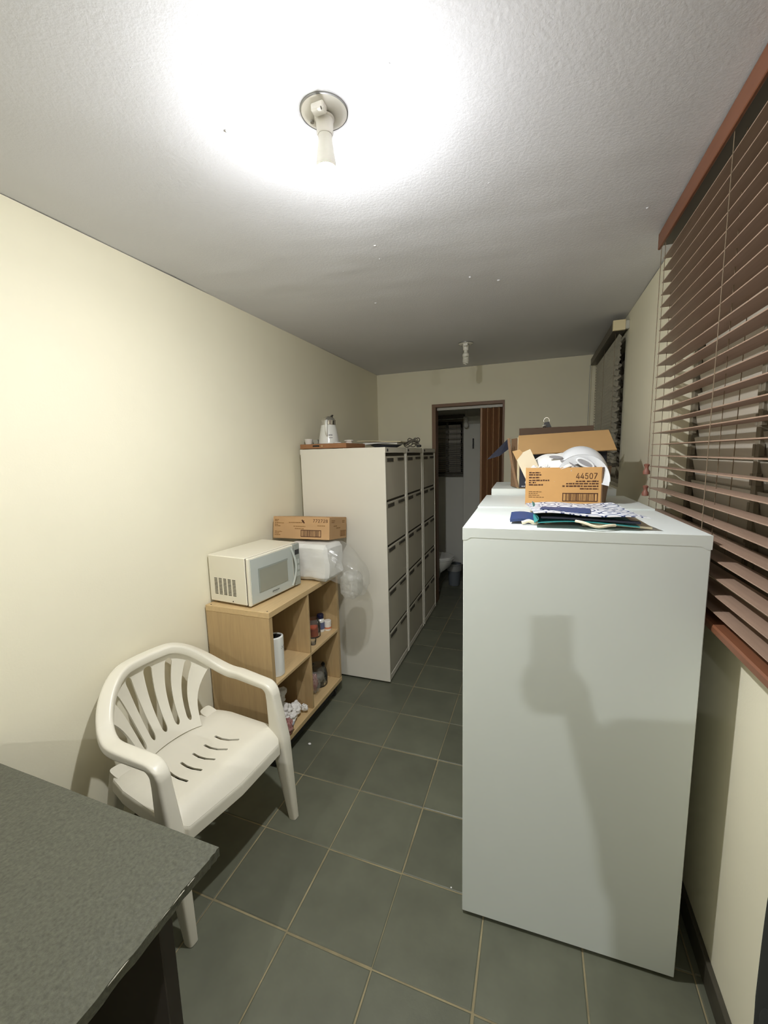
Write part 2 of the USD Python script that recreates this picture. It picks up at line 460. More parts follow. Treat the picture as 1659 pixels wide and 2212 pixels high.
# windows: steel frame with tilting panes of rolled glass
def louvre_window(name, label, x, y0, y1, z0, z1, bays, pitch, tilt, along='y'):
    w = thing(name, label, None, kind='structure')

    def put(nm, m, mt):
        if along == 'x':
            v = np.array(m.vertices)
            m = m.copy()
            m.vertices = np.stack([v[:, 1], v[:, 0], v[:, 2]], 1)
            m.invert()
        part(w, nm, m, mt)
    for a, b in ((y0, y0 + 0.03), (y1 - 0.03, y1)):
        put('window_frame', box(x, x + 0.035, a, b, z0, z1, 0.002), 'frame')
    for a, b in ((z0, z0 + 0.03), (z1 - 0.03, z1)):
        put('window_frame', box(x, x + 0.035, y0 + 0.03, y1 - 0.03, a, b, 0.002), 'frame')
    edges = [y0 + 0.03] + bays + [y1 - 0.03]
    for s in bays:
        put('mullion', box(x, x + 0.03, s - 0.012, s + 0.012, z0 + 0.03, z1 - 0.03, 0.002), 'frame')
    for k in range(len(edges) - 1):
        a, b = edges[k] + 0.016, edges[k + 1] - 0.016
        n = int((z1 - z0 - 0.06) / pitch)
        for i in range(n):
            zc = z0 + 0.03 + pitch * (i + 0.5)
            m = box(-0.003, 0.003, a, b, -pitch * 0.56, pitch * 0.56, 0.001)
            m = move(turn(m, (0, 1, 0), -tilt), x + 0.018, 0, zc)
            put('pane', m, 'pane')
            for yy in (a - 0.004, b + 0.004):
                put('pane_clip', box(x - 0.002, x + 0.012, yy - 0.006, yy + 0.006, zc - 0.022, zc + 0.012, 0.001), 'frame')
    return w


louvre_window('window_1', 'louvre window of rolled glass panes behind the wooden blind', XR + 0.06, NW[0], NW[2], NW[1], NW[3], [1.42, 0.95], 0.082, 11)
louvre_window('window_2', 'louvre window behind the silver blind', XR + 0.06, FW[0], FW[2], FW[1], FW[3], [3.49], 0.092, 24)
louvre_window('window_3', 'dark washroom window behind its blind', BY1 + 0.05, BW[0], BW[2], BW[1], BW[3], [-1.08], 0.1, 20, 'x')
# the dark yard beyond the windows
one('wall_neighbour', box(XR + 1.6, XR + 1.7, -3, 7, -0.2, 3.2), 'skirt', 'dark wall across the yard outside the windows', None, kind='structure')

# doorway trim, rail and the folding door
tr = thing('trim_1', 'thin brown frame around the washroom doorway', None, kind='structure')
part(tr, 'jamb', box(DW[0] - 0.012, DW[0] + 0.026, YB - 0.012, YB + 0.10, 0, DW[3] + 0.012, 0.002), 'door_trim')
part(tr, 'jamb', box(DW[2] - 0.012, DW[2] + 0.006, YB - 0.012, YB + 0.10, 0, DW[3] + 0.012, 0.002), 'door_trim')
part(tr, 'head', box(DW[0] - 0.012, DW[2] + 0.006, YB - 0.013, YB + 0.10, DW[3] - 0.018, DW[3] + 0.012, 0.002), 'door_trim')
d1 = thing('door_1', 'brown folding door pushed together at the right of the doorway', None, kind='structure')
part(d1, 'top_rail', box(DW[0] + 0.03, DW[2] - 0.014, YB + 0.035, YB + 0.062, DW[3] - 0.045, DW[3] - 0.018, 0.002), 'rail')
fx = np.linspace(-0.487, -0.302, 8)
for k in range(7):
    ya, yb_ = (YB + 0.012, YB + 0.085) if k % 2 == 0 else (YB + 0.085, YB + 0.012)
    m = sheet(lambda u, v: (fx[k] + (fx[k + 1] - fx[k]) * u, ya + (yb_ - ya) * u, 0.012 + (DW[3] - 0.06) * v), 2, 2, 0.006)
    part(d1, 'fold_panel', m, 'folding')
part(d1, 'lead_post', box(-0.502, -0.482, YB + 0.004, YB + 0.030, 0.012, DW[3] - 0.047, 0.003), 'folding')
d2 = thing('door_2', 'grey white panel door standing in the washroom', None, kind='structure')
part(d2, 'leaf', box(-0.825, -0.12, 5.06, 5.10, 0.005, 1.985, 0.004), 'wall_bath')
part(d2, 'pull_handle', cat(box(-0.712, -0.696, 5.035, 5.048, 1.60, 1.72, 0.003), box(-0.708, -0.70, 5.045, 5.061, 1.61, 1.625), box(-0.708, -0.70, 5.045, 5.061, 1.695, 1.71)), 'black')

# ================================================================== LIGHT FITTINGS


def spiral_bulb(parent, ztop, r, turns, length, mt, rt=0.0055):
    """base cone and glass spiral hanging from ztop"""
    part(parent, 'bulb_base', move(lathe([(0.0, 0), (0.013, 0), (0.013, -0.018), (0.024, -0.030), (0.024, -0.046), (0.018, -0.050), (0.0, -0.050)], 24), 0, 0, ztop), 'bulb_off', smooth=35)
    P = []
    n = int(turns * 22)
    for s in (0, PI):
        pts = []
        for i in range(n + 1):
            a = i / 22 * 2 * PI + s
            rr = r * (1 - 0.12 * abs(2 * i / n - 1))
            if i > n - 12:
                rr *= max((n - i) / 12.0, 0.12)
            pts.append((rr * math.cos(a), rr * math.sin(a), ztop - 0.050 - length * i / n))
        P.append(tube(pts, rt, 8))
    part(parent, 'bulb_tube', cat(P), mt, smooth=True)


def dome_bulb(parent, ztop, mt):
    """opaque cone and glowing dome hanging from ztop"""
    part(parent, 'bulb_base', move(lathe([(0.0, 0), (0.0165, 0), (0.0170, -0.016), (0.0205, -0.040), (0.0235, -0.064), (0.0242, -0.076), (0.0, -0.076)], 32), 0, 0, ztop), 'bulb_off', smooth=35)
    pr = [(0.0241 * math.cos(a) ** 0.8, -0.077 - 0.012 * math.sin(a)) for a in np.linspace(0, PI / 2, 10)]
    part(parent, 'bulb_dome', move(lathe([(0.0242, -0.0765)] + pr[:-1] + [(0.0, pr[-1][1])], 32), 0, 0, ztop), mt, smooth=True)


def ceiling_lamp(label, loc, mt, turns=3, length=0.075, r=0.021, rt=0.0055):
    t = thing('ceiling_lamp', label, 'lamp', loc, 0)
    part(t, 'ceiling_plate', lathe([(0.0, 0.006), (0.054, 0.006), (0.055, 0), (0.054, -0.002), (0.046, -0.005), (0.042, -0.008), (0.030, -0.010), (0.0, -0.011)], 40), 'lamp_plate', smooth=30)
    part(t, 'plate_rim', lathe([(0.0545, 0.004), (0.0565, 0.002), (0.0565, -0.002), (0.0545, -0.003)], 40), 'dull_steel', smooth=30)
    part(t, 'socket', lathe([(0.024, -0.014), (0.0205, -0.018), (0.0195, -0.046), (0.0175, -0.050), (0.0, -0.050)], 28), 'lamp_plate', smooth=30)
    part(t, 'screw', move(lathe([(0.0, -0.0165), (0.0045, -0.0165), (0.0045, -0.013), (0.0, -0.013)], 12), -0.031, -0.004, 0), 'dull_steel')
    part(t, 'terminal_lug', cat(box(-0.012, 0.020, -0.046, -0.024, -0.026, -0.008, 0.003), box(0.006, 0.015, -0.050, -0.040, -0.029, -0.024, 0.001)), 'lamp_plate')
    part(t, 'lug_hole', box(0.007, 0.016, -0.0475, -0.041, -0.0275, -0.0225, 0.001), 'vent')
    if turns:
        spiral_bulb(t, -0.046, r, turns, length, mt, rt)
    else:
        dome_bulb(t, -0.046, mt)
    return t


ceiling_lamp('burning bulb in a round lampholder on the ceiling, the nearer one', (-0.492, 0.985, ZC - 0.003), 'bulb_on', 0)
ceiling_lamp('unlit spiral bulb in a round lampholder near the end wall', (-0.508, 3.215, ZC - 0.003), 'bulb_off', 3, 0.055, 0.019, 0.0045)
ceiling_lamp('burning bulb in a round lampholder on the ceiling behind the camera', (-0.11, -1.70, ZC - 0.003), 'bulb_on_behind', 0)
t = thing('pendant_lamp', 'small white unlit bulb hanging in the washroom', 'lamp', (-0.775, 4.95, 1.84))
part(t, 'cord', tube([(0, 0, 0.13), (0, 0, ZC - 1.84)], 0.003, 6), 'rail')
part(t, 'socket', lathe([(0.0, 0.13), (0.014, 0.128), (0.02, 0.12), (0.02, 0.085), (0.0, 0.083)], 20), 'white_gloss', smooth=30)
part(t, 'bulb', lathe([(0.0, 0.084), (0.014, 0.083), (0.018, 0.065), (0.028, 0.04), (0.027, 0.018), (0.015, 0.004), (0.0, 0.0)], 20), 'bulb_off', smooth=60)

# ================================================================== FILING CABINETS


def filing_cabinet(name, label, loc, rotz, face, W, D, H, nd, body, drawer, group, lid=0.036, first=None):
    """front faces local +x (face=1) or -x (face=-1); width W along y from 0; depth D centred on x"""
    if first:
        return dup(first, name, label, 'filing cabinet', loc, rotz, group)
    t = thing(name, label, 'filing cabinet', loc, rotz, group)
    h = D / 2
    f = face
    X = lambda a, b: (min(f * a, f * b), max(f * a, f * b))
    # carcass: sides, back, top and bottom as one sheet-steel shell, open to the front
    e = 0.012
    shell = [box(*X(-h, h), 0, e, 0.012, H - 0.012, 0.002), box(*X(-h, h), W - e, W, 0.012, H - 0.012, 0.002), box(*X(-h, -h + e), e, W - e, 0.012, H - lid),
             box(*X(-h + e, h - 0.004), e, W - e, 0.012, 0.05)]
    part(t, 'body', cat(shell), body)
    # folded lid: slightly proud rim whose ends are cut back at an angle
    q = 0.0016
    rim = Polygon([(-h - q, 0), (-h - q, lid), (h + q, lid), (h + q, 0), (h - 0.010, 0), (h - 0.022, 0.008), (-h + 0.022, 0.008), (-h + 0.010, 0)])
    lidm = extrude(rim, W - 0.002 + 2 * q)
    v = np.array(lidm.vertices)
    lidm.vertices = np.stack([v[:, 0], v[:, 2] - q + 0.001, v[:, 1] + H - lid], 1)
    lidm.invert()
    part(t, 'lid', lidm, body)
    z0, z1 = 0.052, H - lid - 0.012
    dh = (z1 - z0) / nd
    for k in range(nd):
        a, b = z0 + k * dh + 0.006, z0 + (k + 1) * dh - 0.010
        fp = h - 0.006
        d = part(t, 'drawer', cat(box(*X(fp - 0.02, fp), e + 0.004, W - e - 0.004, a, b, 0.003), box(*X(-h + 0.03, fp - 0.02), e + 0.02, W - e - 0.02, a + 0.01, a + 0.2)), drawer)
        part(d, 'finger_pull', cat(box(*X(fp - 0.001, fp + 0.006), W * 0.58, W - 0.06, b - 0.030, b - 0.012, 0.002)), 'vent')
        part(d, 'label_holder', cat(box(*X(fp - 0.001, fp + 0.003), 0.05, W * 0.38, b - 0.036, b - 0.012, 0.001)), 'vent')
        part(t, 'drawer_gap', box(*X(fp - 0.03, fp - 0.008), e, W - e, b - 0.001, b + 0.018), 'vent')
    part(t, 'lock', move(turn(lathe([(0.0, 0), (0.009, 0), (0.009, 0.008), (0.0, 0.008)], 16), (0, 1, 0), 90 * f), f * (h - 0.002), 0.04, H - lid * 0.5), 'black')
    for sx in (-h + 0.04, h - 0.04):
        for y in (0.04, W - 0.04):
            part(t, 'foot', box(sx - 0.02, sx + 0.02, y - 0.02, y + 0.02, 0, 0.014), 'black')
    return t


def rotp(th, x, y):
    c, s = math.cos(th), math.sin(th)
    return c * x - s * y, s * x + c * y


TL, TR = 0.0157, 0.0332
GL = 'cream five drawer filing cabinets on the left'
HL = 1.596
cl = None
for k, (y, lab) in enumerate(((2.4566, 'cream five drawer filing cabinet nearest the bookshelf, with the wooden tray on top'),
                              (2.4566 + 0.488, 'middle cream five drawer filing cabinet, with the flat stack of folders on top'),
                              (2.4566 + 1.000, 'cream five drawer filing cabinet nearest the washroom door, with nothing on top'))):
    px, py = rotp(TL, (-1.4575 - 0.8501) / 2, y)
    cl = cl or None
    r = filing_cabinet('filing_cabinet', lab, (px, py, 0), math.degrees(TL), 1, 0.476, 0.6074, HL, 5, 'cab', 'cab_dark', GL, first=cl)
    cl = cl or r
GR = 'white four drawer filing cabinets on the right'
HR = 1.327
cr_ = None
for k, (y, lab) in enumerate(((1.1986, 'white steel filing cabinet in front, its bare side facing us, patterned gift bag on top'),
                              (1.1986 + 0.468, 'white steel filing cabinet second from the front, printed carton of papers on top'))):
    px, py = rotp(TR, (-0.157 + 0.4598) / 2, y)
    r = filing_cabinet('filing_cabinet', lab, (px, py, 0.005 * k), math.degrees(TR), -1, 0.462, 0.6128, HR, 4, 'cab_white', 'cab_white', GR, first=cr_)
    cr_ = cr_ or r
px, py = rotp(TR, 0.148, 1.1986 + 0.942)
cab5 = filing_cabinet('filing_cabinet', 'slightly taller white cabinet ending the right row, open dark carton on top', (px, py, 0), math.degrees(TR), -1, 0.50, 0.56, 1.363, 4, 'cab_white', 'cab_white', None)

# ================================================================== BOOKSHELF
sx0, sx1, sy0, sy1, sz0, sz1 = XL + 0.012, -1.155, 1.528, 2.250, 0.088, 0.825
bs = thing('bookshelf', 'low birch bookshelf of four open compartments on a dark base', 'bookshelf', ((sx0 + sx1) / 2, (sy0 + sy1) / 2, 0))
bx, by = (sx0 + sx1) / 2, (sy0 + sy1) / 2


def sb(x0, x1, y0, y1, z0, z1, c=0.0015):
    return box(x0 - bx, x1 - bx, y0 - by, y1 - by, z0, z1, c)


part(bs, 'top_board', sb(sx0, sx1, sy0, sy1, sz1 - 0.030, sz1, 0.002), 'birch_top')
part(bs, 'bottom_board', sb(sx0, sx1, sy0, sy1, sz0, sz0 + 0.028, 0.002), 'birch_top')
part(bs, 'side_panel', sb(sx0, sx1 - 0.002, sy0 + 0.001, sy0 + 0.028, sz0 + 0.028, sz1 - 0.030), 'birch')
part(bs, 'side_panel', sb(sx0, sx1 - 0.002, sy1 - 0.028, sy1 - 0.001, sz0 + 0.028, sz1 - 0.030), 'birch')
part(bs, 'shelf_board', sb(sx0 + 0.01, sx1 - 0.003, sy0 + 0.028, sy1 - 0.028, 0.436, 0.452), 'birch_top')
part(bs, 'divider', sb(sx0 + 0.01, sx1 - 0.004, 1.880, 1.896, 0.452, sz1 - 0.030), 'birch')
part(bs, 'divider', sb(sx0 + 0.01, sx1 - 0.004, 1.880, 1.896, sz0 + 0.028, 0.436), 'birch')
part(bs, 'back_panel', sb(sx0, sx0 + 0.008, sy0 + 0.028, sy1 - 0.028, sz0 + 0.028, sz1 - 0.030), 'birch')
part(bs, 'base', sb(sx0 + 0.03, sx1 - 0.030, sy0 + 0.045, sy1 - 0.02, 0.022, sz0, 0.002), 'black')
for yy in (sy0 + 0.035, sy1 - 0.05):
    for xx in (sx0 + 0.05, sx1 - 0.045):
        part(bs, 'castor', cat(turn(tube([(0, -0.012, 0), (0, 0.012, 0)], 0.022, 16), (0, 0, 1), 20) , box(-0.024, 0.024, -0.02, 0.02, 0.024, 0.066, 0.003)).apply_translation((xx - bx, yy - by, 0.0225)), 'black')
for sx, sy in ((sx1 - 0.018, sy0 + 0.014), (sx0 + 0.025, sy0 + 0.014)):
    part(bs, 'screw_cap', move(lathe([(0, 0.0012), (0.0035, 0.001), (0.0035, -0.001), (0, -0.001)], 10), sx - bx, sy - by, sz1), 'vent')

# things on the shelves
t = thing('canister', 'tall white plastic canister with an open dark top, in the upper left compartment', 'container', (-1.215, 1.640, 0.452))
part(t, 'body', lathe([(0.0, 0), (0.040, 0), (0.043, 0.004), (0.045, 0.19), (0.044, 0.202), (0.036, 0.206), (0.034, 0.200), (0.034, 0.15), (0, 0.15)], 36), 'white_gloss', smooth=35)
part(t, 'inside', lathe([(0.0335, 0.199), (0.033, 0.155), (0.0, 0.152)], 30), 'gap')
part(t, 'printed_label', cat(*[box(0.0445, 0.0455, -0.010 + 0.006 * a, -0.006 + 0.006 * a, 0.145 + 0.008 * (a % 2), 0.150 + 0.008 * (a % 2)) for a in range(4)]), 'paper_grey')
t = thing('glass_jar', 'clear glass jar half full of orange powder, in the upper right compartment', 'jar', (-1.255, 2.085, 0.452))
part(t, 'jar_wall', lathe([(0, 0.002), (0.042, 0.002), (0.045, 0.008), (0.045, 0.082), (0.036, 0.098), (0.034, 0.114), (0.0315, 0.114), (0.033, 0.098), (0.042, 0.081), (0.042, 0.009), (0, 0.008)], 32), 'glass_thin', smooth=40)
part(t, 'powder', lathe([(0, 0.0095), (0.0405, 0.0095), (0.0413, 0.056), (0.02, 0.064), (0, 0.067)], 28), 'orange', smooth=40)
t = thing('pill_bottle', 'white bottle with a dark blue cap and blue label, in the upper right compartment', 'bottle', (-1.248, 2.165, 0.452))
part(t, 'body', lathe([(0, 0), (0.022, 0), (0.024, 0.003), (0.024, 0.075), (0.017, 0.084), (0.017, 0.092), (0, 0.092)], 28), 'white_gloss', smooth=35)
part(t, 'label_band', lathe([(0.0244, 0.018), (0.0246, 0.018), (0.0246, 0.062), (0.0244, 0.062)], 28), 'label_blue', smooth=30)
part(t, 'cap', lathe([(0, 0.088), (0.021, 0.088), (0.0215, 0.108), (0.019, 0.112), (0, 0.112)], 28), 'blue', smooth=35)
t = thing('small_jar', 'small white jar with an orange band, in the upper right compartment', 'jar', (-1.215, 2.196, 0.452))
part(t, 'body', lathe([(0, 0), (0.021, 0), (0.0225, 0.003), (0.0225, 0.040), (0, 0.040)], 28), 'white_cup', smooth=35)
part(t, 'band', lathe([(0.0229, 0.012), (0.0231, 0.012), (0.0231, 0.024), (0.0229, 0.024)], 28), 'orange_band', smooth=30)
part(t, 'lid', lathe([(0, 0.040), (0.0235, 0.040), (0.0235, 0.060), (0.021, 0.063), (0, 0.063)], 28), 'white_cup', smooth=35)
one('shot_glass', move(lathe([(0, 0.004), (0.016, 0.004), (0.020, 0.034), (0.0185, 0.034), (0.0150, 0.008), (0, 0.008)], 24), -1.20, 1.985, 0.4482), 'glass_thin', 'tiny clear glass at the front of the upper right compartment', 'glass', smooth=40)
t = thing('tissue_heap', 'crumpled heap of white tissue and bags in the lower left compartment', 'paper', (-1.235, 1.765, 0.116))
for k, (x, y, z, a, b, c) in enumerate(((-0.02, -0.035, 0.065, 0.062, 0.060, 0.058), (0.015, 0.030, 0.048, 0.042, 0.045, 0.044), (-0.06, -0.02, 0.13, 0.055, 0.06, 0.055), (0.03, -0.075, 0.036, 0.028, 0.036, 0.032), (0.045, 0.072, 0.030, 0.024, 0.022, 0.026), (0.025, -0.02, 0.033, 0.035, 0.04, 0.03))):
    part(t, 'tissue', move(crumple(a, b, c, 30 + k, 0.8, 4, 0.95), x, y, z), 'tissue', smooth=60)
t = thing('snack_packet', 'dark red foil packet at the front edge of the lower left compartment', 'packet', (-1.180, 1.655, 0.116), 25)
part(t, 'pouch', move(crumple(0.036, 0.040, 0.045, 41, 0.35, 4, 2.2), 0, 0, 0.040), 'red_foil', smooth=60)
part(t, 'printed_patch', move(turn(crumple(0.004, 0.013, 0.011, 43, 0.2, 2), (0, 0, 1), -20), 0.0335, -0.006, 0.058), 'white_print')
t = thing('storage_jar', 'large clear glass jar at the back of the lower right compartment', 'jar', (-1.255, 2.120, 0.116))
part(t, 'jar_wall', lathe([(0, 0.002), (0.052, 0.002), (0.056, 0.01), (0.058, 0.07), (0.050, 0.105), (0.044, 0.118), (0.044, 0.132), (0.0405, 0.132), (0.0405, 0.116), (0.047, 0.104), (0.0545, 0.07), (0.0525, 0.012), (0, 0.009)], 36), 'glass_thin', smooth=40)
part(t, 'contents', move(crumple(0.042, 0.042, 0.034, 50, 0.25), 0, 0, 0.050), 'film_milky', smooth=60)
t = thing('snack_bag', 'clear bag with dark red packets standing in the lower right compartment', 'bag', (-1.222, 2.005, 0.116))
part(t, 'packet', move(crumple(0.028, 0.030, 0.060, 52, 0.4, 4, 2.2), 0, 0, 0.082), 'red_foil', smooth=60)
part(t, 'film', move(crumple(0.038, 0.040, 0.075, 53, 0.35, 4, 2.6), 0, 0.004, 0.078), 'film', smooth=60)
one('paper_roll', turn(tube([(-1.185, 1.925, 0.1165 + 0.012), (-1.245, 1.925, 0.1165 + 0.012)], 0.011, 16), (0, 0, 1), 0), 'tissue', 'small pale paper roll beside the divider of the lower right compartment', 'paper', smooth=40)

# microwave on top
mz = sz1
mw = thing('microwave', 'cream countertop microwave oven with a pale grey door, on the bookshelf', 'microwave', (-1.268, 1.549, mz), -5.0)
W_, D_, H_ = 0.398, 0.268, 0.240
part(mw, 'body', box(-D_, -0.026, 0, W_, 0.010, H_ + 0.008, 0.004), 'mw')
part(mw, 'vent_slots', cat(*[box(-D_ + 0.036 + c * 0.030, -D_ + 0.056 + c * 0.030, -0.0008, 0.003, 0.050 + r_ * 0.0072, 0.0535 + r_ * 0.0072) for c in range(5) for r_ in range(12)]), 'vent')
part(mw, 'side_screw', move(turn(lathe([(0, 0), (0.003, 0), (0.003, 0.002), (0, 0.002)], 10), (1, 0, 0), 90), -0.115, 0.0005, 0.022), 'vent')
part(mw, 'seam', box(-0.028, -0.020, 0.004, W_ - 0.004, 0.012, H_ + 0.004), 'vent')


def door_slab(y0, y1, z0, z1, x0, bulge, t):
    yy = lambda u: y0 + (y1 - y0) * u
    bx_ = lambda y: x0 + bulge * (1 - ((y / W_) * 2 - 1) ** 2)
    front = sheet(lambda u, v: (bx_(yy(u)), yy(u), z0 + (z1 - z0) * v), 14, 2, t)
    return front


dd = part(mw, 'door', cat(box(-0.021, -0.003, 0, W_ * 0.865, 0.008, H_ + 0.006, 0.004)), 'mw')
part(dd, 'door_face', door_slab(0.012, W_ * 0.83, 0.016, H_ - 0.002, -0.003, 0.005, 0.004), 'mw_door')
part(dd, 'door_window', door_slab(0.065, W_ * 0.70, 0.062, 0.180, 0.0005, 0.005, 0.0012), 'mw_win')
part(dd, 'window_edge', cat(door_slab(0.061, W_ * 0.71, 0.176, 0.184, 0.0010, 0.005, 0.0014), door_slab(0.059, 0.066, 0.062, 0.184, 0.0010, 0.005, 0.0014)), 'mw_panel')
logo = meshkit.text_mesh('Whirlpool', 0.0085, 0.0006)
lv = np.array(logo.vertices)
lx = lv[:, 0]
ly = W_ * 0.385 + lx
logo.vertices = np.stack([-0.0008 + 0.005 * (1 - ((ly / W_) * 2 - 1) ** 2) + lv[:, 2], ly, 0.036 + lv[:, 1]], 1)
part(dd, 'logo', logo, 'vent')
part(dd, 'logo_ring', tube([(0.0048, W_ * 0.385 + 0.021 + 0.024 * math.cos(a), 0.040 + 0.009 * math.sin(a)) for a in np.linspace(PI * 0.9, PI * 2.3, 20)], 0.0008, 5), 'mw_panel')
part(dd, 'door_handle', tube([(0.004 + 0.014 * math.sin(PI * s), W_ * (0.80 + 0.045 * math.sin(PI * s)), 0.022 + 0.205 * s) for s in np.linspace(0, 1, 18)], 0.0065, 8), 'mw_door', smooth=60)
pn = part(mw, 'control_panel', box(-0.021, 0.000, W_ * 0.872, W_, 0.008, H_ + 0.006, 0.004), 'mw_panel')
part(pn, 'display', box(-0.0005, 0.001, W_ * 0.89, W_ * 0.975, 0.185, 0.212), 'black')
for k in range(6):
    part(pn, 'button', box(-0.0005, 0.0012, W_ * (0.892 + 0.045 * (k % 2)), W_ * (0.928 + 0.045 * (k % 2)), 0.060 + 0.036 * (k // 2), 0.084 + 0.036 * (k // 2), 0.0004), 'mw_door')
part(mw, 'foot', cat(*[box(a, a + 0.02, b, b + 0.02, 0, 0.011) for a in (-D_ + 0.02, -0.06) for b in (0.02, W_ - 0.05)]), 'black')

# plastic bag of white cups, carton on it
t = thing('plastic_bag', 'clear plastic bag holding a white bundle, drooping off the end of the bookshelf', 'bag', (-1.22, 2.09, sz1))
bun = box(-0.150, 0.126, -0.080, 0.130, 0.004, 0.190, 0.02)
bun = trimesh.Trimesh(bun.vertices, bun.faces).subdivide().subdivide().subdivide().subdivide()
v = np.array(bun.vertices)
v += (meshkit.fbm(v * 14, 3, 5) - 0.5)[:, None] * np.array([0.020, 0.020, 0.006])
v[:, 2] *= np.interp(v[:, 1], [-0.08, 0.0, 0.13], [0.222, 0.220, 0.206]) / 0.192
bun.vertices = v
part(t, 'white_bundle', bun, 'paper', smooth=50)


def bagskin(seed, off, rad, squash=1.0, freq=2.4):
    m = trimesh.creation.icosphere(5)
    p = np.array(m.vertices)
    sup = np.sign(p) * np.abs(p) ** 0.72
    d = np.abs(meshkit.fbm(p * freq + seed, 4, seed) - 0.5) * 2
    q_ = sup * rad * (1 + 0.17 * (d - 0.55))[:, None]
    m.vertices = q_ + off
    return m


skin = bagskin(3, np.array([0.06, 0.02, 0.115]), np.array([0.27, 0.150, 0.118]), freq=1.7)
v = np.array(skin.vertices)
out = np.clip((v[:, 0] - 0.12) / 0.20, 0, None)      # beyond the shelf edge the loose end sags
v[:, 2] -= 0.16 * out ** 1.6 * (0.5 + meshkit.fbm(v * 9, 2, 8))
v[:, 2] = np.where(v[:, 0] < 0.075, np.maximum(v[:, 2], 0.003), v[:, 2])
v[:, 2] = np.minimum(v[:, 2], 0.226 - 0.139 * np.clip(v[:, 1], 0, None))
v[:, 1] = np.clip(v[:, 1], -0.14, 0.31)
skin.vertices = v
part(t, 'bag_film', skin, 'film', smooth=60)
tail = bagskin(11, np.array([0.235, 0.00, -0.02]), np.array([0.060, 0.080, 0.085]), freq=2.2)
part(t, 'bag_tail', tail, 'film_milky', smooth=60)


def print_lines(origin, right, up, out, rows, h, depth=0.0005):
    """rows of unreadable small print: each row is a list of (start, length) in metres along 'right', and its height"""
    ms = []
    for y, spans in rows:
        for a, l in spans:
            k = a
            while k < a + l - 1e-6:
                w = min(rnd.uniform(0.006, 0.016), a + l - k)
                ms.append(box(k, k + w, y, y + h * rnd.uniform(0.75, 1.0), -0.0003, depth))
                k += w + 0.0022
    m = cat(ms)
    v_ = np.array(m.vertices)
    m.vertices = np.asarray(origin) + v_[:, :1] * np.asarray(right) + v_[:, 1:2] * np.asarray(up) + v_[:, 2:3] * np.asarray(out)
    return m


def place(m, origin, right, up, out):
    v_ = np.array(m.vertices)
    m = m.copy()
    m.vertices = np.asarray(origin) + v_[:, :1] * np.asarray(right) + v_[:, 1:2] * np.asarray(up) + v_[:, 2:3] * np.asarray(out)
    return m


def barcode(w, h, seed, b=0.004):
    r2 = random.Random(seed)
    ms = [box(0, w, 0, b, 0, 0.0006), box(0, w, h - b, h, 0, 0.0006), box(0, b, b, h - b, 0, 0.0006), box(w - b, w, b, h - b, 0, 0.0006)]
    k = b + 0.006
    while k < w - b - 0.008:
        ww = r2.choice((0.0012, 0.002, 0.0034))
        ms.append(box(k, k + ww, b, h - b, 0, 0.0005))
        k += ww + r2.choice((0.0014, 0.0022, 0.0034))
    return cat(ms)


XA, YA, ZA = np.eye(3)
ct = thing('carton', 'flat closed brown carton lying on the plastic bag behind the microwave', 'box', (-1.316, 2.092, 1.057), 3.0, rotx=-8.0)
cw, cd, ch = 0.378, 0.262, 0.134
part(ct, 'body', box(-cw / 2, cw / 2, 0, cd, 0, ch - 0.003, 0.002), 'carton_dull')
part(ct, 'top_flap', box(-cw / 2 + 0.001, cw / 2 - 0.001, 0.001, cd / 2 - 0.001, ch - 0.0035, ch, 0.001), 'carton_dull')
part(ct, 'top_flap', box(-cw / 2 + 0.001, cw / 2 - 0.001, cd / 2 + 0.001, cd - 0.001, ch - 0.0035, ch, 0.001), 'carton_dull')
o = (-cw / 2, -0.0002, 0)
num = meshkit.text_mesh('772728', 0.019, 0.0006)
part(ct, 'printed_number', place(num, np.array(o) + (0.268, 0, 0.102), XA, ZA, -YA), 'ink')
part(ct, 'small_print', print_lines(o, XA, ZA, -YA, [(0.112, [(0.012, 0.028)]), (0.104, [(0.012, 0.022)]), (0.092, [(0.012, 0.062)]), (0.082, [(0.012, 0.022)]), (0.074, [(0.012, 0.040)]), (0.096, [(0.108, 0.09)]), (0.074, [(0.140, 0.08)]), (0.060, [(0.150, 0.06)]),
                                                        (0.080, [(0.300, 0.05)]), (0.040, [(0.012, 0.05)]), (0.030, [(0.012, 0.03)]), (0.020, [(0.012, 0.04)])], 0.0055), 'ink_pale')
part(ct, 'printed_mark', place(cat(turn(box(-0.004, 0.004, -0.013, 0.013, 0, 0.0005), (0, 0, 1), 40), turn(box(-0.0025, 0.0025, -0.008, 0.008, 0, 0.0005), (0, 0, 1), -50)), np.array(o) + (0.205, 0, 0.106), XA, ZA, -YA), 'ink')
part(ct, 'barcode', place(barcode(0.135, 0.042, 4), np.array(o) + (0.190, 0, 0.014), XA, ZA, -YA), 'ink')
o2 = (cw / 2 + 0.0002, 0, 0)
part(ct, 'end_print', cat(print_lines(o2, YA, ZA, XA, [(0.110, [(0.03, 0.05), (0.19, 0.04)]), (0.100, [(0.03, 0.04), (0.19, 0.04)]), (0.078, [(0.06, 0.05)]), (0.066, [(0.10, 0.06)])], 0.006), place(barcode(0.09, 0.038, 5), np.array(o2) + (0, 0.16, 0.014), YA, ZA, XA)), 'ink_pale')

